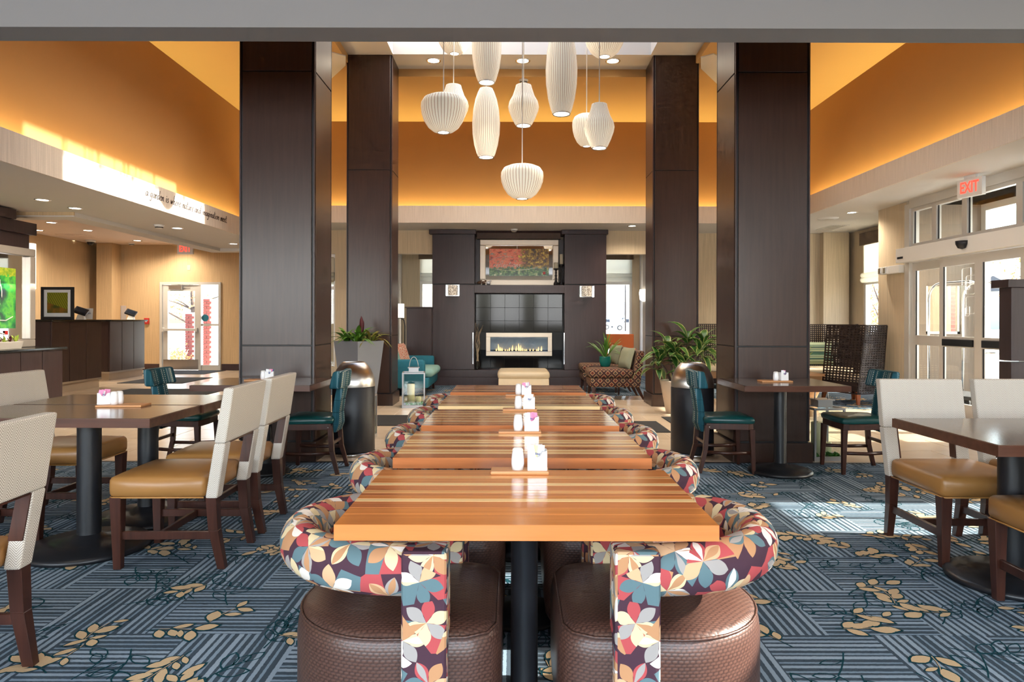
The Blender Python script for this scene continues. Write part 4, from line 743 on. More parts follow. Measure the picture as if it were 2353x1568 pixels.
# ================================================================== GREEN BISTRO CHAIRS
def green(label):
    t = thing('bistro_chair', label, 'chair', (0, 0, 0), 0, 'green bistro chairs')
    pl = [(-0.19, -0.17), (0.17, -0.215), (0.215, -0.20), (0.225, 0.0), (0.215, 0.20), (0.17, 0.215), (-0.19, 0.17)]
    sm = MB(); rg_ = [(0.97, 0.418), (1.0, 0.435), (0.99, 0.455), (0.93, 0.468), (0.6, 0.478), (0.02, 0.482)]; m = len(pl)
    fine = []
    for i in range(m):
        a, b = pl[i], pl[(i+1) % m]
        for q in range(4): fine.append((a[0]+(b[0]-a[0])*q/4, a[1]+(b[1]-a[1])*q/4))
    m = len(fine)
    for s, z in rg_: sm.v += [(x*s, y*s, z) for x, y in fine]
    for i in range(len(rg_)-1):
        for j in range(m): q = (j+1) % m; sm.face((i*m+j, i*m+q, (i+1)*m+q, (i+1)*m+j), None, True)
    obj('seat', sm, M['green_leather'], t)
    obj('apron', MB().prism([(x*0.95, y*0.95) for x, y in pl], 0.365, 0.417), M['chair_wood'], t, 0.003, segs=1)
    for sg in (-1, 1):
        obj('leg', MB().taper((0.205, sg*0.195, 0), (0.014, 0.014, 0), (0.192, sg*0.185, 0.37), (0.022, 0.020, 0)), M['chair_wood'], t, 0.002, segs=1)
        b = MB().taper((-0.235, sg*0.165, 0), (0.016, 0.014, 0), (-0.185, sg*0.155, 0.19), (0.019, 0.016, 0)); b.taper((-0.185, sg*0.155, 0.19), (0.019, 0.016, 0), (-0.170, sg*0.150, 0.40), (0.020, 0.017, 0))
        obj('leg', b, M['chair_wood'], t, 0.002, segs=1)
        obj('stretcher', MB().tube([(0.20, sg*0.188, 0.175), (0.0, sg*0.18, 0.168), (-0.18, sg*0.157, 0.175)], 0.010, 6, ry=0.016), M['chair_wood'], t)
    obj('stretcher', MB().box(-0.19, -0.174, -0.15, 0.15, 0.235, 0.262), M['chair_wood'], t, 0.002, segs=1)
    bm = MB(); prof = [(-0.170, 0.335), (-0.195, 0.40), (-0.192, 0.50), (-0.205, 0.60), (-0.225, 0.70), (-0.245, 0.78)]
    for (xa, za), (xb, zb) in zip(prof, prof[1:]):
        wa = 0.105 if za < 0.45 else 0.085; wb2 = 0.105 if zb < 0.45 else 0.085
        bm.hexa([(xa-0.035, -wa, za), (xa+0.022, -wa, za), (xa+0.022, wa, za), (xa-0.035, wa, za), (xb-0.035, -wb2, zb), (xb+0.022, -wb2, zb), (xb+0.022, wb2, zb), (xb-0.035, wb2, zb)])
    bk_ = obj('back_splat', bm, M['teal_stripe'], t, 0.006)
    rl = MB(); n = 8
    for i in range(n):
        a0, a1 = -0.2+0.4*i/n, -0.2+0.4*(i+1)/n; c = lambda y: 0.03*(y/0.2)**2
        q = lambda y, z, fx: (-0.238-(z-0.70)*0.18+c(y)+fx, y, z)
        rl.hexa([q(a0, 0.705, -0.04), q(a0, 0.705, 0.045), q(a1, 0.705, 0.045), q(a1, 0.705, -0.04), q(a0, 0.85, -0.03), q(a0, 0.85, 0.035), q(a1, 0.85, 0.035), q(a1, 0.85, -0.03)])
    me = build(rl, 'top_roll'); bm2 = bmesh.new(); bm2.from_mesh(me); bmesh.ops.remove_doubles(bm2, verts=bm2.verts, dist=0.0005)
    bmesh.ops.delete(bm2, geom=[f for f in bm2.faces if abs(f.normal.y) > 0.9 and abs(f.calc_center_median().y) < 0.19], context='FACES')
    bmesh.ops.bevel(bm2, geom=[e for e in bm2.edges if len(e.link_faces) == 2 and e.calc_face_angle(0) > 0.8], offset=0.018, segments=3, affect='EDGES', profile=0.5); bm2.to_mesh(me); bm2.free()
    me.materials.append(M['teal_stripe'])
    for p in me.polygons: p.use_smooth = True
    put('top_roll', me, t)
    for sg in (-1, 1): obj('bolt', MB().lathe([(0, 0), (0.007, 0.001), (0.005, 0.004), (0, 0.005)], 8), M['chrome'], t, loc=(-0.155, sg*0.164, 0.385), rot=(-sg*PI/2, 0, 0))
    return t
gc = green('green leather bistro chair right of the trash can, facing right'); gc.location = (1.79, 5.86, 0)
for lb, x, y, rz in (('green leather bistro chair beside the tweed chairs, facing left, far right', 2.94, 5.85, PI), ('green leather bistro chair in front of the left trash can, facing left', -1.68, 5.78, PI), ('teal striped bistro chair left of the left bistro table, facing right', -2.86, 5.95, 0.0)):
    copy_tree(gc, lb, (x, y, 0), rz)
# ================================================================== TRASH CANS
def can(x, y, label):
    t = thing('trash_can', label, 'trash can', (x, y, 0), 0, 'black trash cans with steel domes'); r = 0.20
    obj('body', MB().lathe([(0, 0.02), (r-0.01, 0.02), (r, 0.04), (r, 0.635), (r-0.004, 0.64)], 36), M['matte_black'], t)
    obj('foot_ring', MB().lathe([(0, 0), (r+0.006, 0.0), (r+0.008, 0.022), (r, 0.026)], 36), M['chrome'], t)
    obj('dome', MB().lathe([(r, 0.642), (r, 0.665), (r*0.985, 0.70), (r*0.945, 0.735), (r*0.88, 0.77), (r*0.79, 0.805), (r*0.68, 0.838), (r*0.54, 0.866), (r*0.50, 0.872), (r*0.48, 0.862), (r*0.48, 0.80)], 40), M['brushed_steel'], t)
    obj('liner', MB().lathe([(0, 0.62), (r*0.6, 0.62), (r*0.6, 0.80), (r*0.5, 0.82)], 24), M['black_gap'], t)
can(X(813, 6.52), 6.52, 'black trash can with steel dome behind the left green chair'); can(X(1591, 6.52), 6.52, 'black trash can with steel dome behind the right green chair')
# ================================================================== PLANTS
def blade(L, W, droop, n=7, up=0.6, fold=0.15):
    mb = MB(); k = len(mb.v)
    for i in range(n+1):
        t = i/n; ww = W*math.sin(PI*min(1, (t*0.92+0.08)))**0.8*(1.0 if t < 0.999 else 0.02)
        x = L*(t*0.98-0.10*droop*t*t); z = L*(up*t-droop*t*t)
        for s in (-1, 0, 1): mb.v.append((x, s*ww, z+(abs(s)*fold*ww)))
    for i in range(n):
        for j in range(2):
            a = k+i*3+j; u0, u1 = j-1, j; mb.face((a, a+3, a+4, a+1), [(u0, i/n), (u0, (i+1)/n), (u1, (i+1)/n), (u1, i/n)], True)
    return mb
def leafset(specs, mat):
    r = []
    for s in specs: me = build(blade(*s), 'leaf'); me.materials.append(mat); r.append(me)
    return r
def rosette(parent, meshes, n, z, r0, seed, tilt=(-0.5, 0.5), sc=(0.8, 1.15), cx=0, cy=0, dz=0.0, name='leaf'):
    rd = random.Random(seed)
    for i in range(n):
        a = i*2.39996+rd.uniform(-0.3, 0.3); s = rd.uniform(*sc); f = i/max(1, n-1)
        put(name, meshes[rd.randrange(len(meshes))], parent, (cx+r0*math.cos(a), cy+r0*math.sin(a), z+dz*f), (rd.uniform(-0.25, 0.25), -(tilt[0]+(tilt[1]-tilt[0])*f)+rd.uniform(-0.15, 0.15), a), (s, s, s))
# tall grey planter with bromeliads
t = thing('planter', 'tall grey tapered planter with mixed red and green plants, left column', 'planter', (X(825, 9.62), 9.62, 0), PI/4*1.22)
a0, a1, hh = 0.155, 0.245, 0.98
pm = MB().taper((0, 0, 0), (a0, a0, 0), (0, 0, hh), (a1, a1, 0)); del pm.f[1]; del pm.uv[1]; del pm.sm[1]
pm.taper((0, 0, hh-0.06), (a1-0.03, a1-0.03, 0), (0, 0, hh), (a1-0.02, a1-0.02, 0)); del pm.f[-5]; del pm.uv[-5]; del pm.sm[-5]
for a, b in (((-a1, -a1), (a1, -a1)), ((a1, -a1), (a1, a1)), ((a1, a1), (-a1, a1)), ((-a1, a1), (-a1, -a1))):
    i = (a1-0.02)/a1; pm.quad((a[0], a[1], hh), (b[0], b[1], hh), (b[0]*i, b[1]*i, hh), (a[0]*i, a[1]*i, hh))
obj('pot', pm, M['grey_planter'], t); obj('soil', MB().box(-a1+0.03, a1-0.03, -a1+0.03, a1-0.03, hh-0.08, hh-0.03), M['soil'], t)
ms = leafset([(0.30, 0.030, 0.75), (0.34, 0.022, 0.95), (0.24, 0.034, 0.6), (0.36, 0.016, 1.1)], M['leaf_green']); mm = leafset([(0.32, 0.018, 1.1), (0.28, 0.022, 0.9)], M['leaf_mixed'])
for i, (x, y) in enumerate(((0.0, 0.0), (0.12, 0.1), (-0.13, -0.08), (0.1, -0.14), (-0.1, 0.13))): rosette(t, ms if i % 2 == 0 else mm, 14, hh-0.03, 0.02, 20+i, (0.25, 1.05), (0.9, 1.25), cx=x, cy=y)
mr = leafset([(0.15, 0.032, 0.1, 6, 1.5)], M['leaf_red'])
for i in range(3): put('flower_bract', mr[0], t, (0.02, -0.03, hh+0.04+0.03*i), (0, -0.45-0.1*i, i*2.1), (1, 1, 1))
# dracaenas in the right planter
t = thing('potted_plant', 'leafy green plant in tapered taupe pot by the far right column', 'plant', (X(1552, 9.42), 9.42, 0))
obj('pot', MB().lathe([(0, 0), (0.12, 0), (0.13, 0.02), (0.21, 0.44), (0.205, 0.455), (0.19, 0.45), (0.185, 0.40)], 28), M['champagne_metal'], t); obj('soil', MB().lathe([(0, 0.40), (0.186, 0.40)], 20, sm=False), M['soil'], t)
dl = leafset([(0.40, 0.055, 0.75), (0.46, 0.05, 0.9), (0.34, 0.06, 0.6), (0.42, 0.048, 1.1)], M['leaf_variegated'])
for i, (x, y, z) in enumerate(((0.0, 0.0, 0.85), (0.20, 0.12, 1.02), (-0.22, 0.05, 0.72), (0.36, 0.02, 0.88), (0.1, -0.12, 0.66), (-0.08, 0.14, 0.90), (0.44, 0.18, 0.98))):
    obj('stem', MB().tube([(x*0.2, y*0.2, 0.40), (x*0.6, y*0.6, 0.42+(z-0.42)*0.6), (x, y, z)], 0.014, 7), M['bark'], t)
    rosette(t, dl, 15, z-0.16, 0.014, 40+i, (-0.35, 0.75), (0.7, 1.05), x, y, 0.18)
# ================================================================== GLASS LANTERNS
def lantern(loc, label, w_=0.155, h=0.50, rz=0.0, handle=True):
    t = thing('candle_lantern', label, 'lantern', loc, rz, 'glass candle lanterns'); f = MB(); b = 0.009
    for sx in (-1, 1):
        for sy in (-1, 1): f.box(sx*w_-b, sx*w_+b, sy*w_-b, sy*w_+b, 0.03, h)
    for z in (0.03, h):
        for s in (-1, 1): f.box(-w_, w_, s*w_-b, s*w_+b, z-b, z+b); f.box(s*w_-b, s*w_+b, -w_, w_, z-b, z+b)
    f.box(-w_-0.01, w_+0.01, -w_-0.01, w_+0.01, 0, 0.03)
    obj('frame', f, M['lantern_metal'], t)
    for s in (-1, 1):
        obj('pane', MB().box(-w_+b, w_-b, s*w_-0.002, s*w_+0.002, 0.04, h-b), M['clear_glass'], t); obj('pane', MB().box(s*w_-0.002, s*w_+0.002, -w_+b, w_-b, 0.04, h-b), M['clear_glass'], t)
    if handle:
        obj('top_cap', MB().box(-0.07, 0.07, -0.07, 0.07, h+b, h+0.07).box(-0.085, 0.085, -0.085, 0.085, h+0.07, h+0.08), M['lantern_metal'], t)
        obj('handle', MB().tube([(0.065*math.cos(PI*i/14), 0, h+0.08+0.15*math.sin(PI*i/14)) for i in range(15)], 0.006, 6), M['lantern_metal'], t)
    for (x, y, r, hh_) in ((-0.04, 0.0, 0.055, 0.33), (0.07, 0.02, 0.038, 0.14)):
        cd = obj('candle', MB().lathe([(0, 0.031), (r, 0.031), (r, hh_), (r-0.006, hh_+0.006), (0, hh_)], 20), M['candle_wax'], t, loc=(x, y, 0)); obj('wick', MB().tube([(0, 0, hh_), (0.002, 0, hh_+0.014)], 0.002, 5), M['black_gap'], cd)
    rd = random.Random(int(loc[0]*100)); ms_ = MB()
    for i in range(22):
        x, y = rd.uniform(-0.12, 0.12)*w_/0.155, rd.uniform(-0.12, 0.12)*w_/0.155
        ms_.blob((x, y, 0.042), (0.026, 0.026, 0.022), 6, i, 0.35)
    o = obj('moss_bed', ms_, M['moss'], t); o['kind'] = 'stuff'
lantern((X(951, 10.05), 10.05, 0), 'chrome glass candle lantern in front of the teal sofa', rz=0.12)
lantern((2.86, 6.34, 0), 'glass candle lantern behind the right bistro table', 0.14, 0.47, 0.1)
lantern((-1.62, 7.35, 0), 'glass lantern mostly hidden behind the left trash can', 0.12, 0.46, 0.0)
# ================================================================== PENDANT LAMPS
BOWL = [(0.30, 1.0), (0.62, 0.965), (0.86, 0.90), (0.985, 0.78), (1.0, 0.66), (0.97, 0.50), (0.87, 0.32), (0.68, 0.14), (0.46, 0.035), (0.27, 0.0)]
CIGAR = [(0.46, 1.0), (0.60, 0.94), (0.78, 0.84), (0.92, 0.70), (1.0, 0.50), (0.97, 0.34), (0.85, 0.18), (0.68, 0.06), (0.55, 0.0)]
PEAR = [(0.34, 1.0), (0.50, 0.985), (0.56, 0.90), (0.72, 0.72), (0.93, 0.58), (1.0, 0.46), (0.95, 0.36), (0.78, 0.20), (0.58, 0.05), (0.48, 0.0)]
def pendant(kind, pxc, ytop, ybot, hw, d, label):
    x = X(pxc, d); z0, z1 = Z(ybot, d), Z(ytop, d); r = hw*d/F; h = z1-z0; prof = {'bowl': BOWL, 'cigar': CIGAR, 'pear': PEAR}[kind]
    t = thing('pendant_lamp', label, 'pendant lamp', (x, d, z0), 0, 'white ribbed pendant lamps')
    fine = []
    for (a, b), (c, e) in zip(prof, prof[1:]):
        for q in range(3): fine.append((a+(c-a)*q/3, b+(e-b)*q/3))
    fine.append(prof[-1]); fine = fine[::-1]
    mb = MB().lathe([(p*r, q*h) for p, q in fine], 64, scal=0.012)
    n_r = 42; R = r
    for i, u in enumerate(mb.uv): mb.uv[i] = [(a/(2*PI*R)*n_r/18.0, b) for a, b in u]
    sh = obj('shade', mb, M['lamp_skin'], t); rb_ = prof[-1][0]*r; rt = prof[0][0]*r
    obj('top_disc', MB().lathe([(0.0, h+0.002), (rt, h)], 24), M['lamp_skin'], t)
    obj('bottom_ring', MB().lathe([(rb_*0.9, -0.004), (rb_*1.02, -0.006), (rb_*1.03, 0.006), (rb_*0.9, 0.006)], 28), M['brushed_steel'], t)
    obj('diffuser', MB().lathe([(0, 0.004), (rb_*0.9, 0.002)], 24, sm=False), M['lamp_lens'], t)
    ld = bpy.data.lights.new('lamp_beam', 'SPOT'); ld.energy = 22; ld.spot_size = math.radians(130); ld.spot_blend = 0.9; ld.shadow_soft_size = 0.08; ld.color = (1.0, 0.88, 0.72); put('lamp_beam', ld, t, (0, 0, -0.03))
    obj('cord', MB().tube([(0, 0, h), (0, 0, 7.1-z0)], 0.007, 6), M['white_plastic'], t)
    obj('canopy', MB().lathe([(0, 7.05-z0), (0.06, 7.06-z0), (0.065, 7.08-z0), (0, 7.085-z0)], 16), M['white_plastic'], t)
pendant('pear', 1041, 196, 284, 35, 8.75, 'pear shaped pendant lamp half hidden behind the left bowl lamp')
pendant('bowl', 1018, 219, 305, 52, 7.60, 'bowl shaped pendant lamp hanging leftmost')
pendant('bowl', 1043, 48, 124, 41, 9.0, 'bowl pendant lamp cut by the beam, upper left')
pendant('cigar', 1117, 20, 190, 34, 8.00, 'cigar shaped pendant lamp cut by the beam, above its twin')
pendant('cigar', 1116, 204, 362, 32, 8.70, 'cigar shaped pendant lamp hanging below another cigar lamp')
pendant('pear', 1202, 195, 289, 35.5, 8.5, 'pear shaped pendant lamp above the lowest central bowl')
pendant('bowl', 1199, 379, 457, 49, 8.05, 'lowest bowl shaped pendant lamp, in the centre')
pendant('cigar', 1289, 60, 262, 36.5, 7.9, 'long cigar shaped pendant lamp right of centre')
pendant('bowl', 1347, 262, 336, 33, 9.1, 'bowl pendant lamp hidden behind the right pear lamp')
pendant('pear', 1376, 238, 340, 35, 7.9, 'pear shaped pendant lamp hanging rightmost')
pendant('bowl', 1388, 48, 130, 47, 8.7, 'bowl pendant lamp cut by the beam, upper right')
# ================================================================== CEILING FIXTURES
def downlight(x, y, z, label, r=0.085, watts=28, grp='recessed downlights', col=(1.0, 0.86, 0.68)):
    t = thing('downlight', label, 'downlight', (x, y, z), 0, grp)
    obj('trim_ring', MB().lathe([(r*0.78, 0.012), (r*0.80, -0.004), (r, -0.006), (r*1.03, 0.0)], 24), M['chrome'], t)
    obj('lens', MB().lathe([(0, -0.002), (r*0.8, -0.001)], 24, sm=False), M['lamp_lens'], t)
    ld = bpy.data.lights.new('downlight_beam', 'SPOT'); ld.energy = watts; ld.spot_size = math.radians(155); ld.spot_blend = 1.0; ld.shadow_soft_size = 0.06; ld.color = col
    put('downlight_beam', ld, t, (0, 0, -0.02))
for i, p in enumerate((995, 1200, 1407)): downlight(X(p, 10.38), 10.38, 5.22, ('left', 'middle', 'right')[i]+' downlight in the white ceiling strip above the pendants', 0.11, 110)
for p, y, lb in ((97, 462, 'downlight in the left soffit nearest the dark crown'), (172, 481, 'downlight in the left soffit, second from the left edge'), (407, 526, 'downlight in the left soffit below the wall lettering'), (536, 562, 'downlight in the left soffit beside the near column')):
    d = 1.43*F/(CY-y); downlight(X(p, d), d, 2.70, lb, watts=60)
for p, y, lb in ((117, 514, 'downlight in the tray ceiling above the framed picture'), (88, 532, 'downlight in the tray ceiling touching the dark crown'), (201, 532, 'downlight in the tray ceiling nearest the wall pilaster'), (163, 555, 'downlight in the tray ceiling left of the camera dome'), (315, 555, 'downlight in the tray ceiling over the second desk'), (400, 559, 'downlight in the tray ceiling nearest the left exit sign')):
    d = 1.89*F/(CY-y); downlight(X(p, d), d, 3.16, lb, 0.10, watts=115)
for p, y, lb in ((1957, 487, 'downlight in the right soffit near the wall pier'), (1452, 519, 'downlight in the soffit right of the fireplace')):
    d = 1.78*F/(CY-y); downlight(X(p, d), d, 3.05, lb, watts=80)
for i in range(3):
    for j in range(2): downlight(-2.6+i*2.7, 0.6+j*2.0, 3.36, ('left', 'middle', 'right')[i]+' added unseen downlight in the dining ceiling, '+('row over the camera', 'row before the beam')[j], 0.085, 26, 'added dining ceiling downlights')  # unseen downlights, added to light the room near the camera
def disc_thing(name, label, cat, loc, prof, mat, grp=None, rot=(0, 0, 0)):
    t = thing(name, label, cat, loc, 0, grp); t.rotation_euler = rot; obj('housing', MB().lathe(prof, 24), M[mat], t); return t
SM = [(0, -0.05), (0.045, -0.05), (0.06, -0.035), (0.065, -0.012), (0.075, -0.01), (0.075, 0.0)]
def detector(x, y, z, zz, lb):
    d = (zz-HC)*F/(CY-y); t = disc_thing('smoke_detector', lb, 'smoke detector', (X(x, d), d, zz), SM, 'white_plastic', 'white smoke detectors'); obj('vent_ring', MB().lathe([(0.05, -0.047), (0.061, -0.034), (0.0615, -0.03), (0.05, -0.043)], 20), M['iron'], t)
detector(365, 519, 0, 2.70, 'smoke detector in the left soffit below the wall lettering'); detector(302, 561, 0, 3.16, 'smoke detector in the tray ceiling'); detector(1181, 527, 0, 3.05, 'smoke detector above the fireplace'); detector(1202, 184, 0, 5.10, 'smoke detector on the orange ceiling behind the pear lamp')
d = 1.78*F/(CY-500); t = disc_thing('ceiling_speaker', 'round ceiling speaker in the right soffit', 'speaker', (X(1902, d), d, 3.05), [(0, -0.035), (0.10, -0.03), (0.17, -0.008), (0.175, 0)], 'white_plastic'); obj('grille', MB().lathe([(0, -0.037), (0.10, -0.032)], 20), M['aluminium'], t)
d = 1.78*F/(CY-521); t = thing('air_vent', 'slotted air vent in the right soffit', 'vent', (X(1912, d), d, 3.05)); obj('frame', MB().box(-0.16, 0.16, -0.35, 0.35, -0.008, 0), M['white_plastic'], t, 0.002)
for i in range(7): obj('slat', MB().box(-0.13+i*0.04, -0.11+i*0.04, -0.32, 0.32, -0.014, -0.008), M['aluminium'], t)
d = 1.89*F/(CY-544); t = thing('air_vent', 'square air diffuser in the tray ceiling', 'vent', (X(177, d), d, 3.16)); obj('frame', MB().box(-0.3, 0.3, -0.3, 0.3, -0.008, 0), M['tray_paint'], t, 0.002)
for i in range(4): obj('slat', MB().box(-0.26+i*0.05, 0.26-i*0.05, -0.26+i*0.05, -0.24+i*0.05, -0.014, -0.008).box(-0.26+i*0.05, 0.26-i*0.05, 0.24-i*0.05, 0.26-i*0.05, -0.014, -0.008), M['tray_paint'], t)
t = thing('camera_dome', 'black and white security camera dome under the tray ceiling', 'camera', (X(208, 16.2), 16.2, 3.16)); obj('mount', MB().lathe([(0, -0.05), (0.10, -0.05), (0.11, -0.02), (0.11, 0)], 20), M['white_plastic'], t); obj('dome', MB().lathe([(0, -0.13), (0.045, -0.12), (0.075, -0.09), (0.082, -0.05)], 20), M['matte_black'], t)
def exit_sign(loc, rz, label, drop=0.04, w_=0.34, h=0.22):
    t = thing('exit_sign', label, 'exit sign', loc, rz, 'red letter exit signs'); obj('case', MB().box(-w_/2, w_/2, -0.03, 0.03, -h, 0), M['white_plastic'], t, 0.006); obj('mount', MB().box(-0.08, 0.08, -0.02, 0.02, 0, 0.04).box(-0.012, 0.012, -0.012, 0.012, 0.04, drop), M['white_plastic'], t)
    me = text_mesh('EXIT', 0.20, 0.001, 0, 1.0, bold=0.004); me.materials.append(M['exit_red']); put('lettering', me, t, (0, -0.032, -h/2), (PI/2, 0, 0), (0.62, 0.95, 1))
exit_sign((X(426, 14.9), 14.9, Z(566, 14.9)+0.03), 0.0, 'exit sign with red letters above the reception door', 3.16-Z(566, 14.9)-0.03)
exit_sign((5.56, 8.30, 3.01), -PI/2+0.25, 'exit sign with red letters above the sliding entrance doors')
t = thing('emergency_light', 'white twin-head emergency light on the pier by the entrance', 'emergency light', (WX-0.045, 10.50, 2.06)); obj('case', MB().box(-0.04, 0.045, -0.28, 0.02, -0.06, 0.06), M['white_plastic'], t, 0.008)
for y in (0.06, 0.20): h_ = obj('lamp_head', MB().box(-0.07, 0.02, y-0.06, y+0.05, -0.06, 0.055), M['white_plastic'], t, 0.015); obj('lens', MB().box(-0.078, -0.07, y-0.045, y+0.035, -0.045, 0.04), M['chrome'], h_, 0.002)
t = thing('fire_alarm_pull', 'small red fire alarm pull on the reception wall', 'fire alarm', (X(338, WY), WY, Z(740, WY))); obj('case', MB().box(-0.06, 0.06, -0.04, 0, -0.075, 0.075), M['red_plastic'], t, 0.006); obj('handle', MB().box(-0.035, 0.035, -0.055, -0.04, 0.0, 0.018).box(-0.009, 0.009, -0.055, -0.04, -0.03, 0.0), M['white_plastic'], t)
t = thing('wall_plate', 'small beige blank plate above the exit door', 'wall plate', (X(434, WY), WY, Z(617, WY))); obj('plate', MB().box(-0.04, 0.04, -0.01, 0, -0.065, 0.065), M['wallpaper'], t, 0.004); obj('screw', MB().lathe([(0, -0.012), (0.006, -0.011), (0.006, -0.009)], 8), M['chrome'], t, rot=(-PI/2, 0, 0))
# ================================================================== FIREPLACE
FY = 13.38; sc_ = lambda p: X(p, FY); zc_ = lambda y: Z(y, FY)
t = thing('fireplace', 'dark wood fireplace wall with black tiles and long gas fire', 'fireplace', (0, FY, 0))
FX0, FX1, FX2, FX3 = sc_(993), sc_(1090), sc_(1297), sc_(1393)
obj('hearth', MB().box(FX0-0.06, FX3+0.06, -0.10, 0.40, 0.005, 0.165).box(FX0-0.03, FX3+0.03, -0.05, 0.40, 0.165, 0.305), M['dark_wood_flat'], t, 0.004)
for a, b in ((FX0, FX1), (FX2, FX3)):
    obj('pier_core', MB().box(a+0.01, b-0.01, 0.02, 0.42, 0.305, 3.0), M['black_gap'], t)
    obj('panel', MB().box(a, b, 0, 0.025, 0.31, zc_(655)), M['dark_wood_flat'], t, 0.002, segs=1); obj('panel', MB().box(a, b, 0, 0.025, zc_(652.5), 2.96), M['dark_wood_flat'], t, 0.002, segs=1)
    for s, xx in ((0, a), (1, b)): obj('panel', MB().box(xx-0.0125+0.0125*(1-2*s), xx+0.0125*(1-2*s)+0.0125, 0.026, 0.42, 0.31, 2.96), M['dark_wood_flat'], t)
    obj('crown', MB().box(a-0.06, b+0.03, -0.06, 0.42, 2.96, 3.045), M['dark_wood_flat'], t, 0.006)
obj('crown', MB().prism([(0.14, 2.89), (0.20, 2.89), (0.42, 2.89), (0.42, 3.045), (0.12, 3.045), (0.10, 3.0)], FX1+0.04, FX2-0.07, 'x'), M['dark_wood_flat'], t)
obj('recess_back', MB().box(FX1, FX2, 0.36, 0.42, zc_(655), 2.9), M['dark_wood_flat'], t)
MZ0, MZ1 = zc_(674), zc_(655.5)
obj('mantel', MB().box(FX1-0.0, FX2+0.0, -0.03, 0.40, MZ0, MZ1), M['dark_wood_flat'], t, 0.004)
obj('firebox_core', MB().box(FX1, FX2, 0.30, 0.42, 0.305, MZ0), M['black_gap'], t)
zt = MZ0-0.012; tw = (FX2-FX1-0.04)/6; rows = [zt, zc_(707), zc_(738), zc_(764), zc_(806), 0.31]
IX0, IX1, IZ0, IZ1 = sc_(1116), sc_(1270), zc_(819.5), zc_(765.5)
for r_ in range(5):
    for c_ in range(6):
        a, b = FX1+0.02+c_*tw, FX1+0.02+(c_+1)*tw-0.004; z1, z0 = rows[r_], rows[r_+1]+0.004
        if r_ >= 3 and b > IX0+0.04 and a < IX1-0.04 and r_ == 3: continue
        obj('tile', MB().box(a, b, 0.285, 0.30, z0, z1), M['granite_tile'], t, 0.0015, segs=1)
f = MB(); iw = 0.085
f.box(IX0, IX1, 0.20, 0.30, IZ1-iw, IZ1); f.box(IX0, IX1, 0.20, 0.30, IZ0, IZ0+iw); f.box(IX0, IX0+iw, 0.20, 0.30, IZ0+iw, IZ1-iw); f.box(IX1-iw, IX1, 0.20, 0.30, IZ0+iw, IZ1-iw)
fi = obj('fire_insert', f, M['champagne_metal'], t, 0.003, segs=1)
obj('firebox', MB().box(IX0+iw, IX1-iw, 0.295, 0.30, IZ0+iw, IZ1-iw).box(IX0+iw, IX1-iw, 0.215, 0.295, IZ0+iw, IZ0+iw+0.01), M['firebox_glow'], fi)  # lining is given a faint glow of its own
obj('glass', MB().box(IX0+iw, IX1-iw, 0.206, 0.210, IZ0+iw, IZ1-iw), M['fire_glass'], fi)
rd = random.Random(4)
for p, hpx in ((1140, 6), (1146, 17), (1150, 9), (1154, 8), (1161, 5), (1166, 4), (1170, 8), (1177, 14), (1186, 12), (1193, 18), (1197, 14), (1202, 8), (1207, 5), (1211, 5), (1219, 6), (1226, 6), (1234, 5), (1238, 10), (1245, 12)):
    h = hpx*FY/F; r = 0.010+h*0.07; q = rd.uniform(-0.2, 0.2)*h
    obj('flame', MB().lathe([(0, 0), (r*0.8, h*0.05), (r, h*0.18), (r*0.75, h*0.45), (r*0.35, h*0.75), (0.001, h)], 8), M['flame'], fi, loc=(sc_(p), 0.25, IZ0+iw+0.012), rot=(0, q/h*0.7, 0))
for p in (1087, 1296.5): obj('edge_strip', MB().box(sc_(p)-0.01, sc_(p)+0.01, 0.0-0.005, 0.02, zc_(837), zc_(765)), M['chrome'], t)
# mirror-framed print above the mantel
A0, A1, B0, B1 = sc_(1101), sc_(1285), MZ1+0.003, zc_(548)
t = thing('framed_mirror', 'silver framed mirror with a colourful garden print on the mantel', 'mirror', (0, FY+0.22, 0)); fw = 0.115
for (a, b, c, e) in ((A0, A1, B1-fw, B1), (A0, A1, B0, B0+fw), (A0, A0+fw, B0+fw, B1-fw), (A1-fw, A1, B0+fw, B1-fw)): obj('frame_rail', MB().box(a, b, -0.03, 0.06, c, e), M['champagne_metal'], t, 0.012, segs=2)
obj('mirror_glass', MB().box(A0+fw, A1-fw, 0.03, 0.05, B0+fw, B1-fw), M['mirror'], t)
P0, P1, Q0, Q1 = X(1124, FY+0.24), X(1261, FY+0.24), Z(634, FY+0.24), Z(572, FY+0.24)
pr_ = obj('print', MB().box(0, P1-P0, -0.006, 0.0, 0, Q1-Q0), M['reflection_print'], t, loc=(P0, 0.028, Q0))
rt_, _w = script_text('reflections', 0.13, 0.004, 0.35); obj('lettering', rt_, M['white_lettering'], pr_, loc=(0.07, -0.009, 0.17), rot=(PI/2, 0, 0))
g = MB()
for (x0, z0, x1, z1, bow) in ((0.02, 0.31, 0.45, 0.38, 0.03), (0.0, 0.14, 0.80, 0.13, -0.03), (0.60, 0.12, 1.02, 0.20, -0.02), (0.75, 0.13, 1.14, 0.17, 0.0), (0.9, 0.10, 1.1, 0.14, 0.01)):
    g.tube([(x0+(x1-x0)*i/8, -0.008, z0+(z1-z0)*i/8+bow*math.sin(PI*i/8)) for i in range(9)], 0.0035, 4)
obj('brush_line', g, M['white_lettering'], pr_); obj('seal_mark', MB().box(1.07, 1.12, -0.009, -0.007, 0.03, 0.08), M['red_plastic'], pr_)
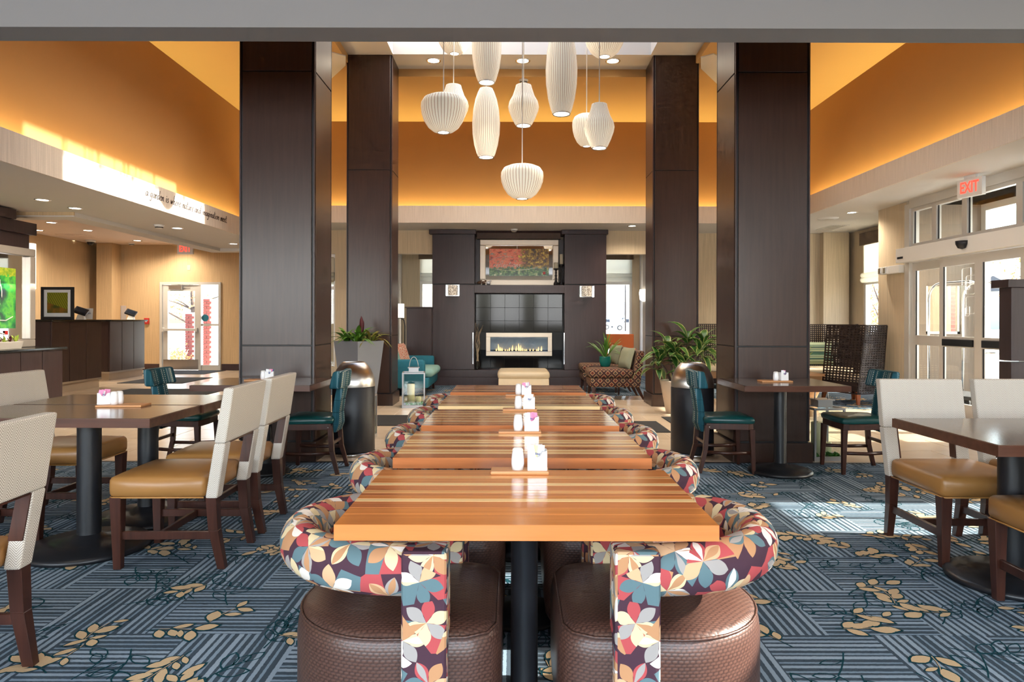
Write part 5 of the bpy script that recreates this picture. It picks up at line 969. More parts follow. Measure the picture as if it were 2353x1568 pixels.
# sconces, candlesticks, birds, vase
for p0, p1, y0, y1, lb in ((1026, 1056, 655, 681, 'crackle glass sconce left of the fireplace'), (1331, 1363, 657, 683, 'crackle glass sconce right of the fireplace')):
    xc = sc_((p0+p1)/2); w_ = (sc_(p1)-sc_(p0))/2; zz0, zz1 = zc_(y1), zc_(y0); t = thing('wall_sconce', lb, 'sconce', (xc, FY, zz0), 0, 'crackle glass sconces')
    obj('back_plate', MB().box(-w_, w_, -0.015, 0, 0, zz1-zz0), M['chrome'], t, 0.002); obj('cylinder_shade', MB().lathe([(w_*0.72, 0.012), (w_*0.72, zz1-zz0-0.012)], 24, (0, -0.09, 0)), M['crackle_glass'], t)
    for s in (-1, 1): obj('glass_fin', MB().box(s*w_-0.003, s*w_+0.003, -0.16, -0.015, 0, zz1-zz0), M['clear_glass'], t)
def stick(xp, yp, yc0, yc1, label, wp):
    d = FY+0.10; zb = MZ1; z1 = Z(yc0, d); z2 = Z(yc1, d); t = thing('candlestick', label, 'candlestick', (X(xp, d), d+0.02, zb), 0, 'turned black candlesticks'); h = z1-zb; r = wp*d/F
    obj('stand', MB().lathe([(0, 0), (r, 0), (r*0.95, 0.05), (r*0.6, 0.075), (r*0.35, 0.12), (r*0.55, h*0.42), (r*0.3, h*0.48), (r*0.6, h*0.58), (r*0.3, h*0.66), (r*0.5, h*0.76), (r*0.3, h*0.82), (r*0.5, h*0.90), (r*1.1, h*0.96), (r*1.15, h), (0, h)], 16), M['iron'], t)
    obj('candle', MB().lathe([(0, h), (r*0.8, h+0.001), (r*0.8, z2-zb-0.006), (r*0.7, z2-zb), (0, z2-zb)], 18), M['candle_grey'], t)
stick(1277.5, 655, 617, 603, 'shorter turned candlestick on the mantel', 5.5); stick(1290, 655, 607.5, 584, 'taller turned candlestick on the mantel, right end', 5.5)
def bird(xp, label, mat, yaw):
    d = FY+0.03; t = thing('bird_figurine', label, 'figurine', (X(xp, d), d+0.03, MZ1), yaw, 'small bird figurines on the mantel')
    obj('body', MB().blob((0, 0, 0.055), (0.055, 0.028, 0.034), 10).blob((0.045, 0, 0.095), (0.024, 0.02, 0.022), 8), M[mat], t); obj('tail', MB().taper((-0.05, 0, 0.05), (0.01, 0.012, 0), (-0.10, 0, 0.062), (0.03, 0.006, 0)), M[mat], t)
    obj('beak', MB().tube([(0.065, 0, 0.095), (0.085, 0, 0.092)], [0.006, 0.001], 6), M['iron'], t); obj('perch', MB().box(-0.04, 0.04, -0.02, 0.02, 0, 0.024), M['iron'], t); t.scale = (0.78, 0.78, 0.9)
bird(1101, 'brown bird figurine leftmost on the mantel', 'bird_bronze', 0.2); bird(1111, 'brown bird figurine in the middle of three on the mantel', 'bird_bronze', 0.3); bird(1122, 'white bird figurine on the mantel', 'white_ceramic', 0.1)
t = thing('branch_vase', 'clear glass vase with bare curly branches on the hearth', 'vase', (X(1097, FY), FY+0.06, 0.305)); obj('vase', MB().lathe([(0, 0.0), (0.068, 0.0), (0.07, 0.02), (0.062, 0.2), (0.066, 0.54), (0.07, 0.56)], 24), M['clear_glass'], t)
o = obj('pebble_fill', MB().blob((0, 0, 0.09), (0.05, 0.05, 0.08), 10, 3, 0.2), M['soil'], t); rd = random.Random(9)
for i in range(9):
    a = rd.uniform(0, 2*PI); le = rd.uniform(0.75, 1.02); sp = rd.uniform(0.02, 0.16); pts = []
    for k in range(8): f_ = k/7; pts.append((math.cos(a)*sp*f_**2+0.02*math.sin(k*1.7+i), math.sin(a)*sp*f_**2*0.5+0.015*math.cos(k*1.3+i), 0.05+le*f_))
    obj('branch', MB().tube(pts, [0.007-0.0007*k for k in range(8)], 5), M['twig'], t)
# ================================================================== LOUNGE
t = thing('ottoman', 'square beige leather ottoman in front of the fire', 'ottoman', (X(1203, 11.4), 11.45, 0.005))
obj('cushion', MB().rbox(-0.42, 0.42, -0.5, 0.5, 0.32, 0.44, 0.05, 5, 0.012), M['beige_leather'], t); obj('body', MB().rbox(-0.41, 0.41, -0.49, 0.49, 0.06, 0.34, 0.03, 4), M['linen_seat'], t)
for sx in (-1, 1):
    for sy in (-1, 1): obj('leg', MB().taper((sx*0.34, sy*0.42, 0), (0.018, 0.018, 0), (sx*0.34, sy*0.42, 0.08), (0.025, 0.025, 0)), M['chair_wood'], t)
t = thing('sofa', 'teal velvet sofa behind the left column with patterned pillows', 'sofa', (-1.82, 12.1, 0.005))
obj('frame', MB().rbox(-0.55, 0.40, -0.72, 0.72, 0.13, 0.30, 0.03, 4).rbox(-0.62, -0.40, -0.72, 0.72, 0.13, 0.80, 0.06, 4), M['teal_velvet'], t)
for s in (-1, 1): obj('arm', MB().rbox(-0.58, 0.34, s*0.66-0.085, s*0.66+0.085, 0.13, 0.61, 0.05, 5), M['teal_velvet'], t)
for s in (-1, 1): obj('seat_cushion', MB().rbox(-0.40, 0.47, s*0.285-0.28, s*0.285+0.28, 0.30, 0.45, 0.07, 5, 0.015), M['aqua_fabric'], t)
for s in (-1, 1):
    for x in (-0.5, 0.32): obj('leg', MB().taper((x*1.04, s*0.62, 0), (0.018, 0.018, 0), (x, s*0.6, 0.14), (0.028, 0.028, 0)), M['chair_wood'], t)
def pillow(loc, rot, size, mat, label, th=0.07, group='throw pillows'):
    a, b = size; mb = MB(); n = 8
    for s in (1, -1):
        k = len(mb.v)
        for i in range(n+1):
            for j in range(n+1):
                u, v = i/n*2-1, j/n*2-1; e = max(0.0, (1-u**4)*(1-v**4))**0.6; pin = 1-0.10*(u*u*v*v)**0.3*0.0
                mb.v.append((s*th*e, u*a/2*(1-0.06*(1-v*v))*pin, v*b/2*(1-0.06*(1-u*u))*pin))
        for i in range(n):
            for j in range(n):
                q = (k+i*(n+1)+j, k+(i+1)*(n+1)+j, k+(i+1)*(n+1)+j+1, k+i*(n+1)+j+1); mb.face(q if s > 0 else q[::-1], None, True)
    o = obj('throw_pillow', mb, M[mat], None, loc=loc, rot=rot); tag(o, label, 'pillow', group); return o
pillow((-2.02, 12.32, 0.66), (0, -0.35, -0.35), (0.42, 0.42), 'ring_print', 'pink ring patterned pillow on the teal sofa'); pillow((-2.08, 11.82, 0.66), (0, -0.3, -0.15), (0.42, 0.42), 'aqua_fabric', 'pale aqua pillow on the teal sofa')
def slipper(loc, label):
    t = thing('slipper_chair', label, 'chair', loc, PI, 'diamond print slipper chairs')
    obj('seat_base', MB().rbox(-0.32, 0.40, -0.34, 0.34, 0.20, 0.345, 0.03, 4), M['diamond_print'], t); obj('seat_cushion', MB().rbox(-0.30, 0.42, -0.34, 0.34, 0.345, 0.485, 0.05, 5, 0.01), M['diamond_print'], t)
    bm = MB().hexa([(-0.40, -0.34, 0.20), (-0.26, -0.34, 0.20), (-0.26, 0.34, 0.20), (-0.40, 0.34, 0.20), (-0.47, -0.34, 0.78), (-0.36, -0.34, 0.78), (-0.36, 0.34, 0.78), (-0.47, 0.34, 0.78)]); obj('backrest', bm, M['diamond_print'], t, 0.03, segs=3)
    for s in (-1, 1): obj('leg', MB().taper((0.36, s*0.29, 0), (0.016, 0.016, 0), (0.34, s*0.28, 0.21), (0.03, 0.03, 0)), M['chair_wood'], t); obj('leg', MB().taper((-0.46, s*0.29, 0), (0.016, 0.016, 0), (-0.35, s*0.28, 0.21), (0.035, 0.03, 0)), M['chair_wood'], t)
slipper((1.63, 11.25, 0.005), 'diamond print slipper chair nearer the camera, right of the fireplace'); slipper((1.63, 12.45, 0.005), 'diamond print slipper chair farther back, beside the fireplace')
pillow((1.86, 11.22, 0.66), (0, 0.28, 0.35), (0.40, 0.36), 'sage_fabric', 'sage green pillow on the nearer diamond print chair'); pillow((1.84, 12.42, 0.66), (0, 0.28, 0.35), (0.40, 0.36), 'sage_fabric', 'sage green pillow on the farther diamond print chair')
t = thing('side_table', 'low wooden side table between the diamond print chairs', 'table', (1.60, 11.84, 0.005)); obj('top', MB().box(-0.24, 0.24, -0.20, 0.20, 0.44, 0.47), M['chair_wood'], t, 0.004)
for sx in (-1, 1):
    for sy in (-1, 1): obj('leg', MB().taper((sx*0.2, sy*0.16, 0), (0.014, 0.014, 0), (sx*0.2, sy*0.16, 0.44), (0.02, 0.02, 0)), M['chair_wood'], t)
t = thing('spider_plant', 'grassy plant in a glossy teal pot on the side table', 'plant', (X(1391, 11.84), 11.84, 0.475)); obj('pot', MB().lathe([(0, 0), (0.07, 0), (0.085, 0.02), (0.108, 0.10), (0.102, 0.16), (0.108, 0.175), (0.098, 0.175), (0.095, 0.15), (0, 0.15)], 28), M['teal_glaze'], t)
tl = leafset([(0.34, 0.010, 0.85, 8, 1.1), (0.40, 0.009, 1.25, 9, 1.2), (0.30, 0.011, 0.5, 7, 1.3)], M['leaf_thin']); rosette(t, tl, 34, 0.15, 0.02, 77, (-0.1, 0.9), (0.8, 1.3))
t = thing('armchair', 'orange armchair by the far right window', 'chair', (2.32, 15.1, 0.005), PI/2*0.9); 
obj('seat', MB().rbox(-0.3, 0.34, -0.33, 0.33, 0.26, 0.46, 0.05, 4), M['orange_fabric'], t); obj('backrest', MB().box(-0.40, -0.30, -0.33, 0.33, 0.66, 0.98).box(-0.40, -0.30, -0.33, -0.22, 0.40, 0.66).box(-0.40, -0.30, 0.22, 0.33, 0.40, 0.66), M['orange_fabric'], t, 0.02)
for s in (-1, 1):
    obj('arm', MB().rbox(-0.34, 0.26, s*0.34-0.06, s*0.34+0.06, 0.40, 0.66, 0.04, 4), M['orange_fabric'], t)
    for x in (-0.3, 0.28): obj('leg', MB().taper((x, s*0.28, 0), (0.015, 0.015, 0), (x, s*0.28, 0.28), (0.024, 0.024, 0)), M['leg_orange'], t)
t = thing('media_cabinet', 'tall dark wood cabinet left of the fireplace', 'cabinet', (0, 13.1, 0.005)); c0, c1 = X(934, 13.1), X(991, 13.1)
obj('body', MB().box(c0, c1, 0, 0.26, 0, 1.50), M['dark_wood_flat'], t, 0.003); obj('top', MB().box(c0-0.03, c1+0.01, -0.02, 0.28, 1.50, 1.525), M['dark_wood_flat'], t, 0.004)
t = thing('floor_lamp', 'black floor lamp with white rectangular shade behind the left column', 'floor lamp', (X(924, 14.6), 14.6, 0.005)); obj('base', MB().lathe([(0, 0), (0.13, 0), (0.13, 0.015), (0.02, 0.03), (0, 0.03)], 20), M['iron'], t)
obj('pole', MB().tube([(0.06, 0, 0.02), (0.06, 0, 1.15), (0.04, 0, 1.27), (-0.02, 0, 1.31), (-0.08, 0, 1.32)], 0.012, 8), M['iron'], t); obj('shade', MB().box(-0.19, 0.03, -0.1, 0.1, 1.32, 1.62), M['sconce_glow'], t, 0.006)
t = thing('wall_light', 'white shell wall light beside the far right window', 'wall light', (X(1480, 15.55), 15.6, 1.85)); obj('shade', MB().lathe([(0.02, -0.14), (0.09, -0.10), (0.11, 0.06), (0.09, 0.14)], 16), M['sconce_glow'], t); obj('bracket', MB().box(-0.02, 0.02, -0.01, 0.02, -0.05, 0.05), M['champagne_metal'], t)
# ================================================================== WICKER SEATS, RIGHT
def weave(mb, o, u, v, nu, nv, w_=0.011, th=0.006, skip=None):
    o, u, v = Vector(o), Vector(u), Vector(v); n = u.cross(v).normalized()*th
    def bar(a, b, wv):
        wv = wv.normalized()*w_/2; mb.hexa([a-wv-n, b-wv-n, b+wv-n, a+wv-n, a-wv+n, b-wv+n, b+wv+n, a+wv+n])
    for i in range(nu+1): bar(o+u*i/nu, o+u*i/nu+v, u)
    for j in range(nv+1): bar(o+v*j/nv, o+v*j/nv+u, v)
def settee(x0, x1, y, label, pil=None):
    t = thing('wicker_settee', label, 'settee', (x0, y, 0.005), 0, 'high back wicker settees'); L = x1-x0
    mb = MB(); weave(mb, (0, 0.36, 0.30), (L, 0, 0), (0, 0.02, 0.90), int(L*26), 24, 0.017)
    obj('back_weave', mb, M['wicker'], t)
    for s, xx in ((-1, 0.0), (1, L)):
        mb = MB(); weave(mb, (xx, -0.28, 0.30), (0, 0.64, 0), (0, 0.0, 0.90), 16, 24, 0.017); obj('wing_weave', mb, M['wicker'], t); obj('wing_post', MB().box(xx-0.018, xx+0.018, -0.30, -0.26, 0, 1.215), M['wicker'], t, 0.003)
    obj('seat_frame', MB().box(0.0, L, -0.30, 0.37, 0.20, 0.32), M['mid_wood'], t, 0.004); obj('seat_cushion', MB().rbox(0.03, L-0.03, -0.30, 0.34, 0.32, 0.44, 0.04, 5), M['linen_seat'], t)
    for xx in (0.06, L-0.06):
        for yy in (-0.24, 0.3): obj('leg', MB().taper((xx, yy, 0), (0.02, 0.02, 0), (xx, yy, 0.2), (0.032, 0.032, 0)), M['leg_orange'], t)
settee(4.75, 6.12, 12.45, 'high back wicker settee with green striped pillow, by the bay'); settee(3.38, 4.55, 12.95, 'high back wicker settee glimpsed between the right columns')
pillow((5.62, 12.60, 0.68), (0, -0.22, PI/2*1.0+PI), (0.56, 0.44), 'green_stripe', 'green striped pillow on the wicker settee', 0.08)
t = thing('wicker_chair', 'high back dark wicker chair seen from behind, before the wall pier', 'chair', (5.28, 10.62, 0.005), 0.0)
def panel(name, pts, n_u, n_v, mat, wd):
    a, b, c, d = [Vector(p) for p in pts]; mb = MB(); n = (b-a).cross(d-a).normalized()*0.006
    for i in range(n_u+1):
        f_ = i/n_u; p, q = a.lerp(b, f_), d.lerp(c, f_); w_ = (b-a).normalized()*wd/2; mb.hexa([p-w_-n, q-w_-n, q+w_-n, p+w_-n, p-w_+n, q-w_+n, q+w_+n, p+w_+n])
    for j in range(n_v+1):
        f_ = j/n_v; p, q = a.lerp(d, f_), b.lerp(c, f_); w_ = (d-a).normalized()*wd/2; mb.hexa([p-w_-n, q-w_-n, q+w_-n, p+w_-n, p-w_+n, q-w_+n, q+w_+n, p+w_+n])
    return obj(name, mb, M[mat], t)
panel('side_weave', ((-0.36, 0.26, 0.17), (-0.10, -0.36, 0.17), (0.02, -0.36, 1.20), (-0.28, 0.26, 1.20)), 11, 26, 'wicker', 0.020)
panel('back_weave', ((-0.10, -0.36, 0.17), (0.34, -0.20, 0.17), (0.42, -0.20, 1.20), (0.02, -0.36, 1.20)), 9, 30, 'wicker_grey', 0.024)
panel('side_weave', ((0.34, -0.20, 0.17), (0.22, 0.42, 0.17), (0.28, 0.42, 1.20), (0.42, -0.20, 1.20)), 11, 26, 'wicker', 0.020)
obj('seat', MB().prism([(-0.36, 0.26), (-0.10, -0.34), (0.33, -0.19), (0.22, 0.42)], 0.20, 0.34), M['wicker'], t); obj('seat_cushion', MB().prism([(-0.33, 0.26), (-0.09, -0.31), (0.31, -0.17), (0.20, 0.40)], 0.34, 0.42), M['linen_seat'], t, 0.02)
for (x, y) in ((-0.08, -0.31), (0.30, -0.17), (-0.32, 0.24), (0.20, 0.38)): obj('leg', MB().taper((x*1.08, y*1.1, 0), (0.018, 0.018, 0), (x, y, 0.2), (0.032, 0.032, 0)), M['leg_orange'], t)
t = thing('drum_table', 'low tapered wooden drum table by the wicker seats', 'table', (4.52, 11.05, 0.005)); obj('top', MB().box(-0.36, 0.36, -0.36, 0.36, 0.40, 0.44), M['mid_wood'], t, 0.006); obj('body', MB().taper((0, 0, 0), (0.22, 0.22, 0), (0, 0, 0.40), (0.33, 0.33, 0)), M['mid_wood'], t)
t = thing('drum_table', 'woven tapered wooden stool just behind the right bistro table', 'table', (3.93, 9.25, 0)); obj('top', MB().lathe([(0, 0.46), (0.27, 0.46), (0.28, 0.45), (0.28, 0.425), (0, 0.42)], 32), M['mid_wood'], t); obj('body', MB().lathe([(0.20, 0.0), (0.15, 0.20), (0.24, 0.42)], 32), M['mid_wood'], t)
t = thing('spider_plant', 'curly grass plant in a pot beside the wicker chair', 'plant', (4.72, 11.10, 0.445)); obj('pot', MB().lathe([(0, 0), (0.05, 0), (0.075, 0.12), (0.065, 0.12), (0, 0.10)], 20), M['leg_orange'], t)
ll = leafset([(0.36, 0.008, 1.3, 9, 1.7), (0.30, 0.009, 0.9, 8, 1.6)], M['leaf_lime']); rosette(t, ll, 14, 0.10, 0.012, 91, (0.1, 0.9), (0.8, 1.2))
# half wall at the right edge
t = thing('partition', 'dark wood half wall with cap near the entrance, right edge', 'partition', (4.36, 5.98, 0)); obj('lower_panel', MB().box(0, 1.46, 0, 0.15, 0, 0.915), M['dark_wood_flat'], t, 0.003); obj('upper_panel', MB().box(0, 1.46, 0, 0.15, 0.925, 1.57), M['dark_wood_flat'], t, 0.003); obj('cap', MB().box(-0.05, 1.46, -0.035, 0.185, 1.57, 1.64), M['dark_wood_flat'], t, 0.004)
# luggage cart in the vestibule
t = thing('luggage_cart', 'chrome luggage cart standing in the vestibule', 'luggage cart', (6.42, 9.55, 0), 0.15); obj('platform', MB().box(-0.30, 0.30, -0.5, 0.5, 0.20, 0.25), M['black_mat'], t, 0.01)
for sx in (-1, 1): obj('hoop', MB().tube([(sx*0.28, -0.48, 0.22), (sx*0.28, -0.48, 1.60)]+[(sx*0.28, -0.48+0.22*(1-math.cos(PI/2*i/5)), 1.60+0.22*math.sin(PI/2*i/5)) for i in range(1, 6)]+[(sx*0.28, 0.48-0.22*(1-math.cos(PI/2*i/5)), 1.60+0.22*math.sin(PI/2*i/5)) for i in range(5, -1, -1)]+[(sx*0.28, 0.48, 0.22)], 0.018, 8), M['chrome'], t)
obj('top_bar', MB().tube([(-0.28, 0, 1.82), (0.28, 0, 1.82)], 0.016, 8), M['chrome'], t); obj('rail', MB().tube([(-0.28, -0.48, 0.85), (0.28, -0.48, 0.85)], 0.012, 8).tube([(-0.28, -0.48, 0.45), (0.28, -0.48, 0.45)], 0.012, 8), M['chrome'], t)
for sx in (-1, 1):
    for sy in (-1, 1): obj('wheel', MB().tube([(sx*0.24-0.02, sy*0.40, 0.09), (sx*0.24+0.02, sy*0.40, 0.09)], 0.09, 14), M['tyre'], t); obj('caster', MB().box(sx*0.24-0.03, sx*0.24+0.03, sy*0.40-0.015, sy*0.40+0.015, 0.09, 0.2), M['chrome'], t)
t = thing('metal_rack', 'low grey metal rack beside the luggage cart', 'rack', (6.30, 8.05, 0), 0.1); f = MB()
for x in (-0.14, 0.14): f.tube([(x, 0.0, 0), (x, 0.0, 0.98), (x*0.8, 0.06, 1.05), (x*0.8, 0.4, 1.05), (x, 0.46, 0.98), (x, 0.46, 0)], 0.014, 8)
obj('frame', f, M['chrome'], t); obj('shelf', MB().box(-0.15, 0.15, 0, 0.46, 0.50, 0.53).box(-0.15, 0.15, 0, 0.46, 0.15, 0.18), M['aluminium'], t, 0.003)
# ================================================================== RECEPTION
def desk(x0, x1, y0, y1, label, np_=3):
    t = thing('reception_desk', label, 'desk', (x1, y0, 0), 0, 'dark wood reception desks'); W_, D_ = x1-x0, y1-y0; h = 1.235
    obj('carcass', MB().box(-W_+0.01, -0.025, 0.025, D_-0.02, 0.15, h), M['black_gap'], t); obj('plinth', MB().box(-W_+0.02, -0.03, 0.03, D_-0.03, 0, 0.15), M['base_tile'], t)
    obj('toe_strip', MB().box(-W_, 0.004, -0.004, 0.01, 0.15, 0.185).box(-0.01, 0.004, 0.01, D_, 0.15, 0.185), M['brushed_steel'], t)
    pw = D_/np_
    for i in range(np_): obj('panel', MB().box(-0.024, 0.0, i*pw+0.006, (i+1)*pw-0.006, 0.185, h), M['dark_wood_flat'], t, 0.003, segs=1)
    obj('panel', MB().box(-W_, -0.026, 0.0, 0.024, 0.185, h), M['dark_wood_flat'], t, 0.003, segs=1)
    obj('counter_top', MB().box(-W_-0.02, 0.05, -0.05, D_+0.05, h, h+0.035), M['granite'], t, 0.012, segs=3)
    return t
desk(-9.2, -7.78, 11.5, 12.9, 'dark wood reception desk with framed picture, nearer the camera'); desk(-9.9, -8.40, 14.2, 15.55, 'dark wood reception desk nearest the exit door')
CT = 1.27
t = thing('picture_frame', 'black framed palm leaf print standing on the nearer desk', 'picture', (X(132, 12.0), 12.0, CT), 0.0); pw, ph = 75*12.0/F/2, 75*12.0/F
for (a, b, c, e) in ((-pw, pw, 0, 0.05), (-pw, pw, ph-0.05, ph), (-pw, -pw+0.05, 0.05, ph-0.05), (pw-0.05, pw, 0.05, ph-0.05)): obj('frame_rail', MB().box(a, b, -0.015, 0.02, c, e), M['black_metal'], t, 0.003)
obj('mat_board', MB().box(-pw+0.05, pw-0.05, 0.0, 0.012, 0.05, ph-0.05), M['paper_white'], t); obj('print', MB().box(-0.18, 0.18, -0.004, 0.0, 0.115, 0.115+0.36), M['palm_print'], t)
def terminal(loc, label):
    t = thing('payment_terminal', label, 'card terminal', loc, 0.25, 'payment terminals on the desks'); obj('stand', MB().taper((0, 0, 0), (0.07, 0.06, 0), (0, 0.02, 0.09), (0.05, 0.04, 0)), M['aluminium'], t, 0.006)
    obj('body', MB().box(-0.11, 0.11, -0.075, 0.075, -0.02, 0.02), M['black_metal'], t, 0.008, loc=(0, 0, 0.155), rot=(0.75, 0.35, 0)); obj('screen', MB().box(-0.085, 0.085, -0.05, 0.05, 0.0205, 0.022), M['car_glass'], t, loc=(0, 0, 0.155), rot=(0.75, 0.35, 0)); obj('arm', MB().tube([(0, 0.02, 0.085), (0, 0.02, 0.15)], 0.018, 8), M['black_metal'], t)
terminal((X(186, 12.4), 12.4, CT), 'payment terminal on the nearer desk beside the palm print'); terminal((X(301, 15.0), 15.0, CT), 'payment terminal on the farther desk')
t = thing('sign_card', 'small white card sign in a stand on the nearer desk', 'card sign', (X(203, 12.65), 12.65, CT), 0.0); obj('card', MB().box(-0.075, 0.075, -0.003, 0.003, 0.01, 0.21), M['paper_white'], t, rot=(-0.12, 0, 0)); obj('foot', MB().box(-0.075, 0.075, -0.03, 0.05, 0, 0.012), M['clear_glass'], t)
me = text_mesh('Hilton', 0.05, 0.0005, 0, 1.0); me.materials.append(M['paper_blue']); put('lettering', me, t, (0, -0.018, 0.12), (PI/2-0.12, 0, 0), (0.9, 1, 1))
t = thing('brochure_box', 'upright pink and dark card box beside the farther terminal', 'box', (X(284, 15.1), 15.1, CT), 0.5); obj('box', MB().box(-0.05, 0.05, -0.06, 0.06, 0, 0.31), M['tray_paint'], t, 0.002); obj('dark_side', MB().box(-0.056, -0.051, -0.06, 0.06, 0, 0.31), M['dark_wood_flat'], t)
# display counter with the bird print, left edge
t = thing('display_counter', 'dark granite topped counter cabinet at the left edge', 'cabinet', (-6.05, 7.6, 0)); obj('carcass', MB().box(-0.62, -0.02, 0, 1.56, 0.1, 0.87), M['dark_wood_flat'], t); obj('plinth', MB().box(-0.58, -0.06, 0.03, 1.52, 0, 0.1), M['black_gap'], t)
for i in range(4): obj('cabinet_door', MB().box(-0.02, 0.0, 0.01+i*0.39, 0.39+i*0.39, 0.11, 0.865), M['dark_wood_flat'], t, 0.003, segs=1)
obj('counter_top', MB().box(-0.66, 0.04, -0.04, 1.61, 0.87, 0.905), M['granite'], t, 0.012, segs=3)
py = thing('display_pylon', 'dark wood pylon with stepped crown behind the bird print', 'pylon', (-6.53, 7.6, 0)); obj('body', MB().box(-0.22, -0.16, 0, 1.58, 0, 2.40).box(-0.16, 0.03, 0.05, 1.56, 0.906, 2.40), M['dark_wood_flat'], py, 0.003); obj('crown', MB().box(-0.25, 0.09, -0.03, 1.62, 2.40, 2.56).box(-0.22, 0.12, -0.06, 1.20, 2.56, 2.685), M['dark_wood_flat'], py, 0.004)
t = thing('framed_display', 'silver framed glass display with garden print and white bird drawing', 'display', (-6.44, 7.85, 0.906)); W_, H_ = 1.28, 1.30
for (a, b, c, e) in ((0, W_, 0, 0.10), (0, W_, H_-0.10, H_), (0, 0.10, 0.1, H_-0.1), (W_-0.10, W_, 0.1, H_-0.1)): obj('frame_rail', MB().box(-0.05, 0.05, a, b, c, e), M['silver_frame'], t, 0.012)
obj('mirror_glass', MB().box(-0.02, -0.01, 0.1, W_-0.1, 0.1, H_-0.1), M['mirror'], t); pr_ = obj('print', MB().box(-0.004, 0.0, 0.20, W_-0.30, 0.25, H_-0.28), M['garden_print'], t)
g = MB(); yb = 0.55
def crv(pts, r=0.006):
    out = []
    for (a, b), (c, e) in zip(pts, pts[1:]):
        for q in range(4): out.append((0.006, a+(c-a)*q/4, b+(e-b)*q/4))
    out.append((0.006, *pts[-1])); g.tube(out, r, 5)
crv([(0.60, 0.83), (0.62, 0.86), (0.66, 0.885), (0.70, 0.86), (0.70, 0.80)]); crv([(0.60, 0.83), (0.63, 0.815), (0.62, 0.77), (0.56, 0.74), (0.45, 0.70), (0.3, 0.70)]); crv([(0.71, 0.80), (0.73, 0.72), (0.73, 0.64)]); crv([(0.70, 0.56), (0.63, 0.48), (0.62, 0.40), (0.66, 0.355), (0.80, 0.35), (0.92, 0.40)]); crv([(0.30, 0.38), (0.45, 0.36), (0.63, 0.36)]); crv([(0.4, 0.30), (0.58, 0.22), (0.74, 0.19), (0.78, 0.18)])
obj('bird_drawing', g, M['white_lettering'], t); obj('seal_mark', MB().box(0.001, 0.004, 0.79, 0.84, 0.15+0.02, 0.22), M['red_plastic'], t)
t = thing('succulent_trough', 'small pale trough of succulents on the left counter', 'planter', (-6.20, 8.35, 0.906)); obj('trough', MB().taper((0, 0, 0), (0.045, 0.19, 0), (0, 0, 0.09), (0.06, 0.21, 0)), M['house_wall'], t, 0.003)
su = leafset([(0.07, 0.014, 0.2, 5, 1.0)], M['leaf_lime']); sr2 = leafset([(0.07, 0.014, 0.2, 5, 1.0)], M['leaf_red'])
for i, yy in enumerate((-0.14, -0.04, 0.06, 0.15)): rosette(t, su if i % 2 else sr2, 9, 0.085, 0.008, 60+i, (0.0, 0.9), (0.7, 1.1), 0, yy)
t = thing('wall_sconce', 'tall white sconce on the far end of the dark pylon', 'sconce', (-6.53, 9.17, 1.68)); obj('shade', MB().box(-0.06, 0.05, 0.015, 0.10, 0, 0.62), M['sconce_glow'], t, 0.01); obj('bracket', MB().box(-0.03, 0.03, -0.005, 0.015, 0.2, 0.4), M['champagne_metal'], t)
def mat_(x0, x1, y0, y1, label): o = obj('floor_mat', MB().box(x0, x1, y0, y1, 0.0, 0.008), M['black_mat'], None, 0.003, segs=1); tag(o, label, 'mat', 'black floor mats')
mat_(-7.0, -5.2, 11.2, 12.5, 'black floor mat in front of the nearer reception desk'); mat_(-7.9, -6.6, 13.6, 15.0, 'black floor mat in front of the farther reception desk'); mat_(-2.9, -0.95, 8.2, 9.1, 'black floor mat left of the striped tables'); mat_(1.15, 1.80, 7.75, 8.6, 'black floor mat right of the striped tables, left piece'); mat_(1.95, 2.9, 8.0, 9.0, 'black floor mat right of the striped tables, right piece'); mat_(-8.8, -7.2, 15.9, 17.1, 'dark floor mat just inside the exit door')
# ================================================================== OUTDOORS
gr = MB().box(-160, 160, 17.36, 260, -0.40, -0.10); gr.box(7.25, 160, -60, 17.36, -0.40, -0.10)
o = obj('ground', gr, M['pavement']); o['kind'] = 'structure'
def tree(loc, h, label, seed, mat, nl=900, spread=1.6, lsz=0.10):
    rd = random.Random(seed); t = thing('tree', label, 'tree', loc, 0, 'trees outdoors'); tips = []
    obj('trunk', MB().tube([(0, 0, 0), (0.05, 0.02, h*0.3), (-0.04, 0.03, h*0.6), (0.02, 0, h*0.9)], [0.09, 0.075, 0.05, 0.02], 8), M['bark'], t); bb = MB()
    for i in range(14):
        z = h*rd.uniform(0.25, 0.85); a = rd.uniform(0, 2*PI); l = spread*rd.uniform(0.5, 1.0)
        e = (math.cos(a)*l, math.sin(a)*l, z+l*rd.uniform(0.3, 0.8)); bb.tube([(0, 0, z), (e[0]*0.5, e[1]*0.5, z+(e[2]-z)*0.6), e], [0.03, 0.018, 0.006], 5); tips.append((Vector((0, 0, z)), Vector(e)))
    o = obj('branches', bb, M['bark'], t); o['kind'] = 'stuff'; lm = MB()
    for i in range(nl):
        a, b = tips[rd.randrange(14)]; p = a.lerp(b, rd.uniform(0.3, 1.15))+Vector((rd.gauss(0, 0.2), rd.gauss(0, 0.2), rd.gauss(0, 0.2))); m_ = Euler((rd.uniform(0, 6), rd.uniform(0, 6), rd.uniform(0, 6))).to_matrix(); s = lsz*rd.uniform(0.6, 1.2)
        lm.quad(p+m_ @ Vector((-s, 0, 0)), p+m_ @ Vector((0, -s*0.5, 0.01)), p+m_ @ Vector((s, 0, 0)), p+m_ @ Vector((0, s*0.5, 0.01)))
    o = obj('foliage', lm, mat, t); o['kind'] = 'stuff'; return t
